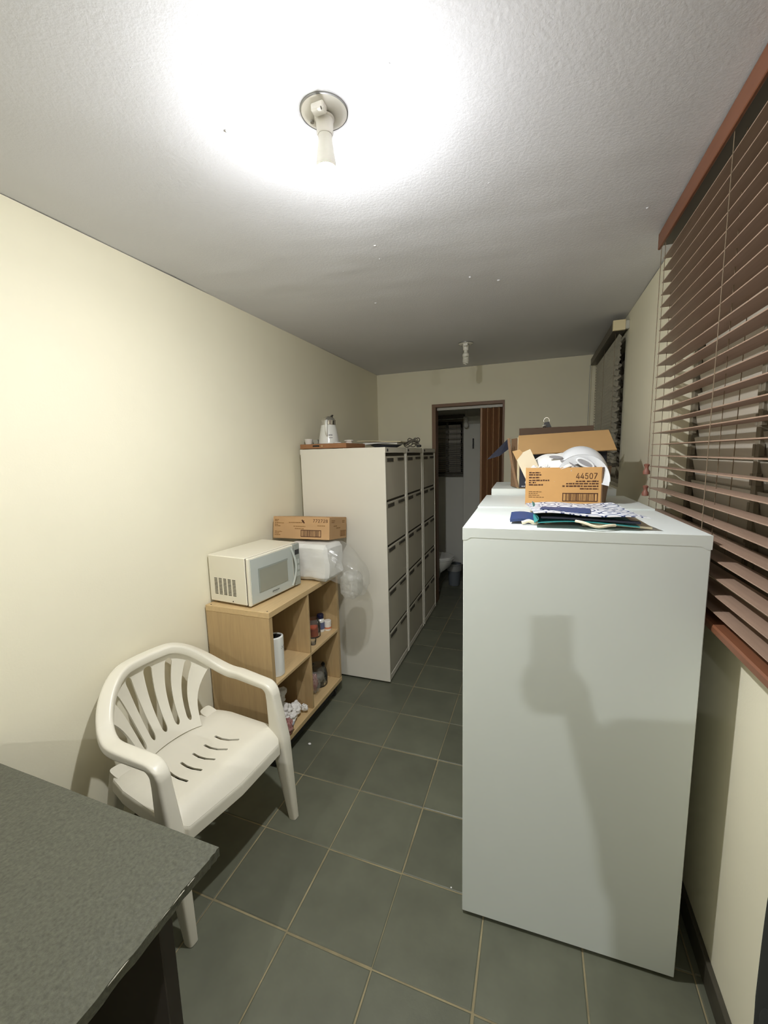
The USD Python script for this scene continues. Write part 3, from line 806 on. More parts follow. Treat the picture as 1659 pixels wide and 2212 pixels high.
# ================================================================== ON THE LEFT FILING CABINETS
ty = rotp(TL, 0, 2.4566)[1]
t = thing('serving_tray', 'shallow brown wooden tray with a cut-out grip, lying on the nearest filing cabinet', 'tray', (-1.335, 2.455, HL), math.degrees(TL))
part(t, 'board', cat(box(-0.172, 0.172, 0.0, 0.33, 0.004, 0.035, 0.002)), 'tray_wood')
part(t, 'grip_slot', box(-0.075, -0.025, -0.0012, 0.004, 0.016, 0.026, 0.001), 'gap')
part(t, 'grip_peg', move(turn(lathe([(0, 0), (0.006, 0), (0.006, 0.003), (0, 0.004)], 12), (1, 0, 0), 90), -0.004, 0.0, 0.020), 'birch')
part(t, 'runner', cat(box(-0.165, -0.14, 0.02, 0.31, 0, 0.005), box(0.14, 0.165, 0.02, 0.31, 0, 0.005)), 'tray_wood')
tz = HL + 0.035
t = thing('thermos_jug', 'white vacuum jug with a chrome collar and lid, standing on the wooden tray', 'jug', (-1.362, 2.600, tz), 69)
part(t, 'body', lathe([(0, 0), (0.068, 0), (0.072, 0.004), (0.072, 0.012), (0.066, 0.050), (0.056, 0.105), (0.050, 0.132), (0, 0.132)], 44), 'white_gloss', smooth=40)
part(t, 'collar', lathe([(0.0505, 0.131), (0.0515, 0.136), (0.052, 0.160), (0.054, 0.163), (0.050, 0.166), (0, 0.166)], 40), 'steel', smooth=35)
part(t, 'spout', hull([(0.044, -0.018, 0.163), (0.044, 0.018, 0.163), (0.044, -0.014, 0.136), (0.044, 0.014, 0.136), (0.073, -0.004, 0.166), (0.073, 0.004, 0.166), (0.054, 0, 0.14)]).apply_transform(trimesh.transformations.rotation_matrix(PI * 0.22, (0, 0, 1))), 'steel')
part(t, 'lid', lathe([(0.050, 0.165), (0.047, 0.172), (0.034, 0.184), (0.016, 0.190), (0, 0.191)], 36), 'steel', smooth=50)
part(t, 'thumb_lever', cat(box(-0.006, 0.040, -0.009, 0.009, 0.186, 0.192, 0.002), turn(box(0.028, 0.048, -0.008, 0.008, 0.188, 0.196, 0.002), (0, 1, 0), -35, (0.03, 0, 0.19))), 'black')
hp = [(-0.050, 0.152), (-0.066, 0.158), (-0.090, 0.150), (-0.098, 0.125), (-0.096, 0.090), (-0.086, 0.064), (-0.066, 0.056)]
part(t, 'jug_handle', turn(tube([(x, 0, z) for x, z in hp], [0.008, 0.009, 0.010, 0.010, 0.009, 0.008, 0.006], 10), (0, 0, 1), 40), 'white_gloss', smooth=60)
part(t, 'printed_label', turn(cat(*[box(0.0635 - 0.003 * k, 0.0645 - 0.003 * k, -0.013, 0.013, 0.056 + 0.012 * k, 0.064 + 0.012 * k) for k in range(1)], box(0.0660, 0.0675, -0.013, 0.013, 0.040, 0.045)), (0, 0, 1), -120), 'paper_grey')
one('foam_cup', move(lathe([(0, 0), (0.021, 0), (0.029, 0.036), (0.030, 0.037), (0.028, 0.038), (0.019, 0.004), (0, 0.004)], 28), -1.484, 2.530, tz), 'white_cup', 'small white cup at the left end of the wooden tray', 'cup', smooth=40)
one('drinking_glass', move(lathe([(0, 0.001), (0.019, 0.001), (0.022, 0.032), (0.0205, 0.032), (0.0175, 0.004), (0, 0.004)], 24), -1.436, 2.54, tz), 'glass_thin', 'small clear glass between the white cup and the jug', 'glass', smooth=40)
one('lidded_cup', move(lathe([(0, 0), (0.022, 0), (0.025, 0.016), (0.034, 0.018), (0.034, 0.022), (0.024, 0.026), (0, 0.027)], 28), -1.218, 2.62, tz), 'white_cup', 'low white dish at the right end of the wooden tray', 'dish', smooth=40)
one('sachet', move(turn(crumple(0.032, 0.018, 0.006, 71, 0.3), (0, 0, 1), 15), -1.262, 2.53, tz + 0.0055), 'paper', 'pale paper sachet in front of the low dish on the tray', 'packet', smooth=50)
t = thing('folder_stack', 'flat stack of an open folder over a dark plate, on the middle filing cabinet', 'folders', (-1.07, 2.94, HL), 3)
part(t, 'dark_plate', move(lathe([(0, 0.001), (0.07, 0.001), (0.115, 0.022), (0.118, 0.024), (0.112, 0.022), (0.07, 0.005), (0, 0.005)], 40), 0.02, -0.02, 0), 'navy', smooth=40)
part(t, 'sheaf', sheet(lambda u, v: (-0.13 + 0.26 * u, -0.12 + 0.26 * v, 0.030 + 0.010 * np.sin(u * 2.5 + 0.4)), 10, 4, 0.012), 'paper')
part(t, 'folder_cover', sheet(lambda u, v: (-0.165 + 0.33 * u, -0.15 + 0.30 * v, 0.049 + 0.006 * np.cos(u * 3)), 10, 4, 0.004), 'cream')
t = thing('cable_bundle', 'tangle of grey cable with a dark plug, on the middle filing cabinet', 'cable', (-0.885, 2.985, HL))
for k in range(4):
    ph = k * 1.1
    pts = [(0.045 * math.cos(a + ph) + 0.01 * k, 0.035 * math.sin(a + ph), 0.020 + 0.012 * k + 0.014 * math.sin(2 * a + k)) for a in np.linspace(0, 2 * PI, 26)]
    part(t, 'cable_loop', tube(pts, 0.0035, 6, closed=True), 'alu_dark', smooth=60)
part(t, 'loose_loop', tube([(0.02 + 0.055 * s, -0.02, 0.02 + 0.05 * math.sin(PI * s) ** 0.6) for s in np.linspace(0, 1, 16)], 0.003, 6), 'alu_dark', smooth=60)
part(t, 'plug', box(0.058, 0.092, -0.035, -0.012, 0.002, 0.020, 0.004), 'black')

# ================================================================== ON THE RIGHT FILING CABINETS
ct = thing('carton', 'open kraft carton printed 44507 stuffed with papers, on the second white cabinet', 'box', (0.1035, 1.757, HR + 0.005), 0.6)
cw, cd, ch = 0.276, 0.34, 0.148
wl = 0.004
part(ct, 'body', cat(box(-cw / 2, cw / 2, 0, wl, 0, ch, 0.001), box(-cw / 2, cw / 2, cd - wl, cd, 0, ch, 0.001), box(-cw / 2, -cw / 2 + wl, wl, cd - wl, 0, ch, 0.001), box(cw / 2 - wl, cw / 2, wl, cd - wl, 0, ch, 0.001), box(-cw / 2, cw / 2, 0, cd, 0, 0.004)), 'carton')
o = np.array((-cw / 2, -0.0002, 0))
num = meshkit.text_mesh('44507', 0.0225, 0.0006)
num.vertices = np.array(num.vertices) * (0.78, 1, 1)
wn = num.bounds[1][0]
part(ct, 'printed_number', place(num, o + (cw - 0.016 - wn, 0, 0.103), XA, ZA, -YA), 'ink')
part(ct, 'small_print', print_lines(o, XA, ZA, -YA, [(0.126, [(0.013, 0.042)]), (0.117, [(0.013, 0.046)]), (0.106, [(0.013, 0.04)]), (0.095, [(0.013, 0.076)]), (0.086, [(0.013, 0.010), (0.027, 0.012)]), (0.077, [(0.013, 0.054)]),
                                                        (0.091, [(0.186, 0.033), (0.224, 0.016), (0.243, 0.022)]), (0.082, [(0.151, 0.03), (0.184, 0.045), (0.233, 0.032)]), (0.072, [(0.138, 0.008), (0.151, 0.06), (0.214, 0.051)]), (0.062, [(0.201, 0.02), (0.223, 0.02), (0.246, 0.019)])], 0.0058), 'ink')
part(ct, 'pale_print', print_lines(o, XA, ZA, -YA, [(0.050, [(0.013, 0.048)]), (0.043, [(0.013, 0.034)]), (0.036, [(0.013, 0.04)]), (0.028, [(0.013, 0.058)])], 0.004), 'ink_pale')
part(ct, 'barcode', place(barcode(0.126, 0.034, 8, 0.0032), o + (0.139, 0, 0.014), XA, ZA, -YA), 'ink')
zt_ = HR
part(ct, 'side_flap', sheet(lambda u, v: (cw / 2 + 0.001 + (0.030 + 0.018 * v) * np.sin(u * PI * 0.6), 0.002 + 0.15 * u, 0.002 + 0.145 * v), 10, 4, 0.004), 'carton_shaded')
# what fills it: loose sheets, a bent plastic bag with a cut grip, a slip of card
t = thing('loose_papers', 'heap of curled white papers filling the kraft carton', 'papers', (0.09, 1.80, HR + 0.011))
part(t, 'paper_bulk', box(-0.115, 0.105, -0.025, 0.26, 0, 0.125, 0.01), 'paper')
md = crumple(0.112, 0.135, 0.072, 12, 0.16, 4, 2.0)
part(t, 'paper_mound', move(md, 0.006, 0.105, 0.122), 'paper', smooth=60)
for k in range(13):
    a0 = -0.112 + 0.014 * k
    r0 = 0.90 + 0.11 * ((k * 5) % 7) / 6.0
    sl_ = 0.35 - 0.05 * k

    def leaf(u, v, a0=a0, r0=r0, sl_=sl_, k=k):
        x = a0 + 0.10 * u + 0.010 * v
        xn = np.clip((x - 0.004) / 0.125, -0.97, 0.97)
        ph = 0.25 + 0.95 * v + 0.12 * np.sin(3 * u + k)
        rr = np.sqrt(1 - xn ** 2) * (r0 + 0.10 * np.sin(2.6 * u + 1.3 * k))
        return (np.clip(x, -0.118, 0.124), 0.105 - 0.142 * rr * np.cos(ph), 0.116 + 0.082 * rr * np.sin(ph) + 0.012 * sl_ * u)
    part(t, 'paper_sheet', sheet(leaf, 14, 8, 0.0018), 'paper', smooth=60)
for k in range(7):
    part(t, 'paper_curl', move(crumple(0.026, 0.022, 0.018, 90 + k, 0.9, 4, 1.5), -0.092 + 0.022 * k, -0.014 + 0.012 * (k % 2), 0.136 + 0.003 * (k % 3)), 'paper', smooth=60)
for k, (x, z, w_, a_) in enumerate(((-0.012, 0.182, 0.026, 6), (0.030, 0.158, 0.030, 24))):
    sl2 = hull([(w_ * math.cos(a), -0.002 * (1 + math.sin(a)), 0.0065 * math.sin(a)) for a in np.linspace(0, 2 * PI, 20)] + [(w_ * math.cos(a), 0.008, 0.0065 * math.sin(a)) for a in np.linspace(0, 2 * PI, 20)])
    part(t, 'dark_slip', turn(sl2, (0, 1, 0), a_).apply_translation((x, -0.030 + 0.012 * (1 - k), z)), 'paper_grey')  # grey oval painting the shadow between curled sheets
t = thing('plastic_sheet', 'white plastic bag bulging over the right side of the kraft carton, grip hole showing', 'bag', (0.205, 1.80, HR + 0.005))


def dome(u, v):
    a = (u - 0.5) * PI * 1.04
    x = -0.030 + 0.098 * np.sin(a)
    z = 0.132 + 0.098 * np.cos(a)
    w = 1 - v
    # the near lip turns forward and down, the far part runs back into the box
    return (x * (1 - 0.05 * v) - 0.004, -0.042 + 0.022 * np.cos(a) * w + 0.19 * v, z - 0.018 * v + 0.012 * np.sin(v * PI) - 0.034 * w ** 3)


part(t, 'sheet', sheet(dome, 34, 14, 0.003), 'flexwhite', smooth=60)
part(t, 'front_lip', sheet(lambda u, v: (-0.030 + (0.098 - 0.032 * v) * np.sin((u - 0.36) * PI * 0.9) - 0.004, -0.043 + 0.020 * np.cos((u - 0.5) * PI) + 0.004 * v, 0.098 + (0.098 - 0.034 * v) * np.cos((u - 0.36) * PI * 0.9)), 24, 5, 0.003), 'flexwhite', smooth=60)
gr = []
for a in np.linspace(0, 2 * PI, 28, endpoint=False):
    gx_, gz_ = 0.033 * math.cos(a), 0.0125 * math.sin(a)
    gr.append((-0.022 + gx_ * 0.88 + gz_ * 0.47, -0.0345, 0.163 - gx_ * 0.47 + gz_ * 0.88))
part(t, 'grip_hole', hull([(x, y - d, z) for x, y, z in gr for d in (0, 0.0015)]), 'paper_grey')
part(t, 'grip_rim', tube(gr, 0.0045, 8, closed=True), 'flexwhite', smooth=60)
t = thing('card_flap', 'tilted slip of cream card standing up at the left of the kraft carton', 'card', (-0.012, 1.782, HR + 0.135))
tl_ = lambda m: turn(turn(m, (0, 1, 0), -25), (1, 0, 0), -12)
part(t, 'card', tl_(box(-0.033, 0.033, -0.0015, 0.0015, -0.03, 0.090, 0.0006)), 'card')
part(t, 'kraft_edge', tl_(hull([(x, y, z) for y in (-0.0022, 0.0008) for x, z in ((-0.034, 0.070), (-0.034, 0.112), (-0.005, 0.106), (0.0, 0.088))])), 'carton_in')

# big open carton at the far end: kraft inside, dark print outside
bz = 1.363
bc = thing('carton', 'large open dark printed carton with its flaps folded out, on the far white cabinet', 'box', (0.118, 2.165, bz), 1.5)
bw, bd, bh = 0.396, 0.30, 0.262
part(bc, 'body', cat(box(-bw / 2, bw / 2, 0, 0.005, 0, bh, 0.001), box(-bw / 2, -bw / 2 + 0.005, 0.005, bd, 0, bh, 0.001), box(bw / 2 - 0.005, bw / 2, 0.005, bd, 0, bh, 0.001), box(-bw / 2, bw / 2, bd - 0.005, bd, 0, bh, 0.001), box(-bw / 2, bw / 2, 0, bd, 0, 0.005)), 'carton_in')
part(bc, 'dark_print', box(-bw / 2 + 0.008, bw / 2 - 0.001, -0.0012, 0, 0.004, bh - 0.002), 'navy')
part(bc, 'front_flap', sheet(lambda u, v: (-bw / 2 + bw * u + 0.018 * v * (u - 0.1), -0.002 - 0.115 * v, bh - 0.002 - 0.092 * v + 0.012 * u), 6, 6, 0.005), 'carton_in', label='kraft flap folded out towards us')
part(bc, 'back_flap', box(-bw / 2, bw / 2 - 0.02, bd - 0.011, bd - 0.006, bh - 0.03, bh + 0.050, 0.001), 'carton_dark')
part(bc, 'corner_edge', box(-bw / 2 - 0.004, -bw / 2 + 0.007, -0.003, 0.003, 0.0, bh - 0.008, 0.001), 'cream')
part(bc, 'side_flap', sheet(lambda u, v: (-bw / 2 - 0.030 * u - 0.004, 0.012 + 0.10 * u, 0.004 + (bh - 0.016) * v), 4, 4, 0.005), 'carton_shaded')
part(bc, 'side_strip', sheet(lambda u, v: (-bw / 2 - 0.052 + 0.012 * v + 0.045 * (1 - u) ** 1.4, -0.014 - 0.004 * v, 0.008 + (bh - 0.02) * u), 10, 3, 0.003), 'carton_shaded')
part(bc, 'dark_flap', hull([(x, y + e_, z) for x, y, z in ((-bw / 2 - 0.050, 0.02, bh - 0.012), (-bw / 2 - 0.044, 0.02, bh - 0.062), (-bw / 2 - 0.09, 0.0, bh - 0.098), (-bw / 2 - 0.150, -0.02, bh - 0.115)) for e_ in (0, 0.004)]), 'navy')
logo = cat(*[place(tube([(0.012 * math.cos(a), 0.009 * math.sin(a), 0.0008) for a in np.linspace(0.7, 2 * PI - 0.7, 18)], 0.0022, 5), (-bw / 2 + 0.048, -0.0012, 0.030), XA, ZA, -YA)], place(cat(*[box(-0.026 + 0.009 * k, -0.020 + 0.009 * k, 0, 0.006, 0, 0.0008) for k in range(5)]), (-bw / 2 + 0.045, -0.0012, 0.008), XA, ZA, -YA))
part(bc, 'white_mark', logo, 'white_print')
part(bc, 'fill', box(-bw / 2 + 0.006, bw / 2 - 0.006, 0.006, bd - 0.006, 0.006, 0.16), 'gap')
t = thing('binder_clip', 'shiny black clip with a wire loop on the rim of the dark carton', 'clip', (0.055, 2.457, bz + bh + 0.0505))
part(t, 'clip_body', hull([(-0.020, -0.006, 0), (0.024, -0.006, 0), (-0.012, -0.004, 0.026), (0.010, -0.004, 0.030), (-0.020, 0.006, 0), (0.024, 0.006, 0), (-0.012, 0.004, 0.026), (0.010, 0.004, 0.030)]), 'black')
part(t, 'wire_loop', tube([(-0.002 + 0.014 * math.cos(a), 0, 0.036 + 0.016 * math.sin(a)) for a in np.linspace(-0.4, PI + 0.4, 16)], 0.0014, 6), 'steel', smooth=60)
part(t, 'foil', move(crumple(0.012, 0.008, 0.008, 77, 0.5), -0.012, -0.008, 0.008), 'steel', smooth=40)

# gift bags lying flat on the front cabinet
z0 = HR
gb = thing('gift_bag', 'flat gift bag printed with blue scallops on white, teal edge, on the front cabinet', 'gift bag', (0.10, 1.235, z0 + 0.003), 1.5)
up = lambda u, v: 0.030 + 0.010 * (1 - v) * (0.4 + 0.6 * np.cos(u * 2.2)) + 0.003 * np.sin(u * 9 + v * 5)
part(gb, 'printed_face', sheet(lambda u, v: (-0.10 + (0.262 + 0.02 * v) * u - 0.02 * v + 0.03 * u * (1 - v), 0.005 + 0.34 * v - 0.0 * u, up(u, v)), 16, 12, 0.0025), 'bag_print', smooth=60)
part(gb, 'teal_back', sheet(lambda u, v: (-0.088 + 0.255 * u, 0.002 + 0.33 * v, 0.012 + 0.006 * np.sin(u * 4) + 0.004 * v), 12, 6, 0.002), 'teal', smooth=60)
part(gb, 'gusset', sheet(lambda u, v: (-0.098 + 0.012 * np.sin(v * PI), 0.004 + 0.33 * u, 0.012 + 0.024 * v), 6, 6, 0.0015), 'teal', smooth=60)
part(gb, 'printed_motif', sheet(lambda u, v: (-0.082 + 0.135 * u + 0.012 * v, 0.060 + 0.130 * v * (1 - 0.30 * u) + 0.014 * np.sin(5 * u), up(0.08 + 0.5 * u, 0.17 + 0.4 * v) + 0.0028), 10, 4, 0.0012), 'bag_navy', smooth=60)
part(gb, 'dark_lining', sheet(lambda u, v: (-0.08 + 0.25 * u, 0.008 + 0.02 * v, 0.021 + 0.006 * np.cos(u * 2.2)), 8, 3, 0.005), 'navy', smooth=60)
hp = [(0.010 + 0.098 * s, 0.002 - 0.020 * math.sin(PI * s), 0.020 - 0.010 * s - 0.004 * math.sin(PI * s) + 0.002 * math.sin(9 * s)) for s in np.linspace(0, 1, 18)]
part(gb, 'rope_handle', tube(hp, 0.0048, 8, flat=0.8), 'rope', smooth=60)
cb = thing('gift_bag', 'cream flat bag showing at the right from under the patterned gift bag', 'gift bag', (0.235, 1.335, z0), -4)
part(cb, 'bag_face', sheet(lambda u, v: (-0.10 + 0.17 * u - 0.03 * v, -0.07 + 0.26 * v, 0.0075 + 0.003 * np.sin(u * 4) + 0.0015 * v), 8, 6, 0.006), 'cream_bag', smooth=40)
nb = thing('gift_bag', 'small navy bag with a cream rope handle, left of the patterned gift bag', 'gift bag', (-0.020, 1.345, z0), 8)
part(nb, 'bag_face', sheet(lambda u, v: (-0.055 + 0.088 * u + 0.015 * v, -0.05 + 0.12 * v, 0.010 + 0.006 * v + 0.003 * np.sin(u * 5)), 8, 6, 0.008), 'bag_navy', smooth=40)
part(nb, 'rope_handle', tube([(-0.022 + 0.085 * s, -0.062 - 0.012 * math.sin(PI * s) + 0.02 * s, 0.0065 + 0.006 * math.sin(7 * s) ** 2) for s in np.linspace(0, 1, 18)], 0.0055, 8), 'rope', smooth=60)

# ================================================================== BLINDS
bl = thing('venetian_blind', 'wide wooden venetian blind over the near window, slats open', 'blind', (0.46, 1.2, 0))
VY0, VY1 = -0.75, 0.735      # local y ends of the slats (world 0.45 .. 1.935)
part(bl, 'valance', box(-0.040, -0.030, VY0 - 0.01, VY1 + 0.015, 2.295, 2.352, 0.002), 'valance')
part(bl, 'headrail', box(-0.028, 0.032, VY0, VY1 + 0.005, 2.305, 2.350, 0.002), 'alu_dark')
NS = 27
for k in range(NS):
    zc = 1.128 + 0.0432 * k
    yo = rnd.uniform(-0.004, 0.004)
    sl = sheet(lambda u, v: (-0.0255 + 0.051 * u, VY0 + yo + (VY1 - 0.012 - VY0) * v, 0.0012 * np.sin(PI * u)), 5, 2, 0.0028)
    part(bl, 'slat', move(turn(sl, (0, 1, 0), 2.0 + rnd.uniform(-1.2, 1.2)), 0, 0, zc), 'blind_wood')
part(bl, 'bottom_rail', box(-0.026, 0.026, VY0, VY1 - 0.010, 1.074, 1.096, 0.004), 'valance')
for yy in (VY1 - 0.045, 0.13, -0.42):
    for xx in (-0.0285, 0.0285):
        part(bl, 'ladder_cord', tube([(xx, yy, 1.09), (xx, yy, 2.31)], 0.0011, 5), 'cord')
    part(bl, 'lift_cord', tube([(0.0, yy + 0.012, 1.09), (0.0, yy + 0.012, 2.31)], 0.0010, 5), 'cord')
for yy, zz in ((VY1 - 0.010, 1.455), (VY1 - 0.012, 1.368)):
    c = part(bl, 'pull_cord', tube([(-0.033, yy, zz + 0.02), (-0.033, yy, 2.30)], 0.0010, 5), 'cord')
    part(c, 'tassel', move(lathe([(0, 0.030), (0.006, 0.030), (0.011, 0.026), (0.007, 0.016), (0.0075, 0.008), (0.0125, 0.0), (0.0125, -0.012), (0, -0.014)], 20), -0.036, yy, zz), 'tassel', smooth=40)

fb = thing('venetian_blind', 'silver metal venetian blind on the far window near the end wall', 'blind', (0.470, 3.48, 0))
part(fb, 'headrail', box(-0.045, 0.030, -0.535, 0.545, 2.262, 2.315, 0.002), 'alu_dark')
part(fb, 'headrail_cap', box(-0.048, 0.020, -0.553, -0.535, 2.258, 2.318, 0.002), 'cream')
part(fb, 'wall_bracket', box(0.020, 0.040, -0.556, -0.530, 2.262, 2.310, 0.002), 'rail')
for k in range(36):
    zc = 1.47 + 0.0218 * k
    w = 0.0125
    bend = 20 + 3 * math.sin(k * 1.7)
    am = 0.010 if k < 29 else 0.003
    sl = sheet(lambda u, v: (-w + 2 * w * u, -0.525 + 1.05 * v + 0.004 * math.sin(k * 2.3), 0.0022 * np.sin(PI * u) + am * np.exp(-(v / 0.16) ** 2) * np.sin(k * 2.1 + 26 * v + 2 * u)), 5, 40, 0.0006)
    part(fb, 'slat', move(turn(sl, (0, 1, 0), 38 + bend), 0, 0, zc), 'alu')
part(fb, 'bottom_rail', box(-0.013, 0.013, -0.525, 0.525, 1.435, 1.452, 0.003), 'alu_dark')
for yy in (-0.44, 0.0, 0.44):
    part(fb, 'ladder_cord', tube([(-0.0155, yy, 1.44), (-0.0155, yy, 2.27)], 0.0009, 5), 'cord')
part(fb, 'tilt_wand', tube([(-0.05, 0.515, 2.262), (-0.052, 0.517, 1.55)], 0.003, 6), 'rail')

wb = thing('venetian_blind', 'dim venetian blind on the washroom window, seen through the doorway', 'blind', (-1.08, BY1 - 0.045, 0))
part(wb, 'headrail', box(-0.245, 0.235, -0.02, 0.03, 1.985, 2.03, 0.002), 'alu_dark')
for k in range(21):
    zc = 1.285 + 0.0245 * k if k < 17 else 1.285 + 0.0245 * 16 + 0.062 * (k - 16)
    sl = sheet(lambda u, v: (-0.24 + 0.47 * v, -0.012 + 0.024 * u, 0.0015 * np.sin(PI * u)), 4, 2, 0.0009)
    part(wb, 'slat', move(turn(sl, (1, 0, 0), 14), 0, 0, zc), 'dark_blind')
part(wb, 'bottom_rail', box(-0.24, 0.23, -0.013, 0.013, 1.255, 1.272, 0.002), 'alu_dark')
for xx in (-0.16, 0.14):
    part(wb, 'ladder_cord', tube([(xx, -0.014, 1.26), (xx, -0.014, 1.99)], 0.001, 5), 'cord')

# ================================================================== WASHROOM
tl = thing('toilet', 'white toilet with its seat down, half hidden behind the far filing cabinet', 'toilet', (XL + 0.04, 4.41, 0))
part(tl, 'cistern', box(-0.035, 0.18, -0.20, 0.20, 0.38, 0.74, 0.02), 'porcelain')
part(tl, 'cistern_lid', box(-0.035, 0.19, -0.21, 0.21, 0.741, 0.775, 0.01), 'porcelain')


def oval(z, x0, x1, w, n=32):
    cx_, rx_ = (x0 + x1) / 2, (x1 - x0) / 2
    return [(cx_ + rx_ * math.cos(a), w * math.sin(a), z) for a in np.linspace(0, 2 * PI, n, endpoint=False)]


rings = [oval(0.0, 0.18, 0.52, 0.115), oval(0.10, 0.20, 0.50, 0.10), oval(0.22, 0.19, 0.54, 0.12), oval(0.30, 0.16, 0.64, 0.165), oval(0.375, 0.13, 0.68, 0.185), oval(0.385, 0.13, 0.68, 0.185)]
R = np.array(rings)
nr, nn = R.shape[:2]
ff = [(i * nn + j, i * nn + (j + 1) % nn, (i + 1) * nn + (j + 1) % nn, (i + 1) * nn + j) for i in range(nr - 1) for j in range(nn)]
bm = tm(R.reshape(-1, 3), ff)
bm = cat(bm, hull(rings[-1] + oval(0.380, 0.13, 0.68, 0.185)), hull(oval(0.0, 0.18, 0.52, 0.115) + oval(0.004, 0.18, 0.52, 0.115)))
part(tl, 'bowl', bm, 'porcelain', smooth=50)
part(tl, 'seat', hull(oval(0.388, 0.15, 0.69, 0.19) + oval(0.400, 0.15, 0.69, 0.19) + oval(0.403, 0.16, 0.68, 0.18)), 'white_gloss', smooth=40)
part(tl, 'seat_lid', hull(oval(0.405, 0.15, 0.685, 0.185) + oval(0.417, 0.15, 0.685, 0.185) + oval(0.421, 0.17, 0.66, 0.165)), 'white_gloss', smooth=40)
wbn = thing('waste_bin', 'small grey bin with a pale liner on the washroom floor beside the toilet', 'bin', (-0.868, 4.69, 0))
part(wbn, 'bin_body', lathe([(0, 0), (0.058, 0), (0.063, 0.006), (0.080, 0.26), (0.077, 0.26), (0.060, 0.01), (0, 0.008)], 28), 'bin', smooth=40)
part(wbn, 'liner', lathe([(0.075, 0.21), (0.078, 0.262), (0.085, 0.268), (0.088, 0.235), (0.083, 0.180), (0.0815, 0.20), (0.081, 0.24)], 28), 'film_milky', smooth=60)

# ================================================================== SLATE DESK
dk = thing('slate_desk', 'desk of rough dark green slate slab with a raised back strip, at the lower left', 'desk', (-1.07, 0.0, 0))
gxx, gyy = 70, 150
poly_x0, poly_x1, dy0, dy1 = XL + 1.07 + 0.001, -0.597 + 1.07, -1.35, 0.545


def slab_mesh(x0, x1, y0, y1, z0, z1, seed, rough=0.0018, nx=70, ny=150):
    u, v_ = np.meshgrid(np.linspace(0, 1, nx), np.linspace(0, 1, ny), indexing='ij')
    jag = (meshkit.fbm(np.stack([v_ * 60, u * 40, u * 0], -1), 3, seed) - 0.5) * 0.008
    X_ = x0 + (x1 - x0) * u + np.where(u > 0.999, jag, 0)
    Y_ = y0 + (y1 - y0) * v_
    n_ = meshkit.fbm(np.stack([X_ * 16, Y_ * 16, X_ * 0], -1), 5, seed)
    Zt = z1 + (n_ - 0.6) * rough * 2 
    A = np.stack([X_, Y_, Zt], -1).reshape(-1, 3)
    B = np.stack([X_, Y_, Zt * 0 + z0], -1).reshape(-1, 3)
    q_ = np.arange(nx * ny).reshape(nx, ny)
    f_ = np.stack([q_[:-1, :-1], q_[1:, :-1], q_[1:, 1:], q_[:-1, 1:]], -1).reshape(-1, 4)
    k_ = nx * ny
    F = [f_, f_[:, ::-1] + k_]
    for e_ in (q_[0, ::-1], q_[::-1, -1], q_[-1, :], q_[:, 0]):
        F.append(np.stack([e_[:-1], e_[:-1] + k_, e_[1:] + k_, e_[1:]], -1)[:, ::-1])
    return tm(np.vstack([A, B]), np.vstack(F))


part(dk, 'slab', slab_mesh(poly_x0, poly_x1, dy0, dy1, 0.728, 0.748, 3), 'slab', smooth=35)
part(dk, 'back_strip', slab_mesh(poly_x0, poly_x1 + 0.001, dy1 + 0.0003, dy1 + 0.030, 0.726, 0.7465, 8, 0.001, 70, 6), 'slab', smooth=35)
part(dk, 'side_panel', box(poly_x0 + 0.02, -0.655 + 1.07, 0.470, 0.500, 0, 0.727, 0.002), 'desk_panel')
part(dk, 'side_panel', box(poly_x0 + 0.02, -0.655 + 1.07, -1.25, -1.22, 0, 0.727, 0.002), 'desk_panel')
chips = []
for k in range(46):
    y_ = rnd.uniform(0.10, 0.53)
    chips.append(move(crumple(0.0013, rnd.uniform(0.003, 0.016), 0.0011, 200 + k, 0.4, 1), poly_x1 - 0.0005, y_, 0.7455))
part(dk, 'chipped_edge', cat(chips), 'chip', label='pale chipped lip of the slab')

# ================================================================== PLASTIC CHAIR
CH = thing('plastic_armchair', 'white moulded plastic armchair with a slotted back and seat, against the left wall', 'chair', (-1.239, 1.110, 0), math.degrees(-0.121))
from shapely.geometry import LineString


def smoothstep(x):
    x = np.clip(x, 0, 1)
    return x * x * (3 - 2 * x)


SB = 0.40                     # |s| where the arms begin


def rim(s):
    """centre line of the rolled rim, s in -1..1 from one arm's front to the other's"""
    s = np.asarray(s, float)
    a = np.abs(s)
    ang = np.clip(a / 0.56, 0, 1) * PI / 2
    k = np.clip((a - 0.56) / 0.44, 0, 1)
    x = np.where(a <= 0.56, -0.245 * np.cos(ang) ** 0.9, 0.150 * k)
    y = np.where(a <= 0.56, 0.265 * np.sin(ang) ** 0.9, 0.265 - 0.012 * k)
    z = 0.745 - 0.150 * smoothstep((a - 0.09) / 0.43)
    return np.stack([x, np.sign(s) * y, z], -1)


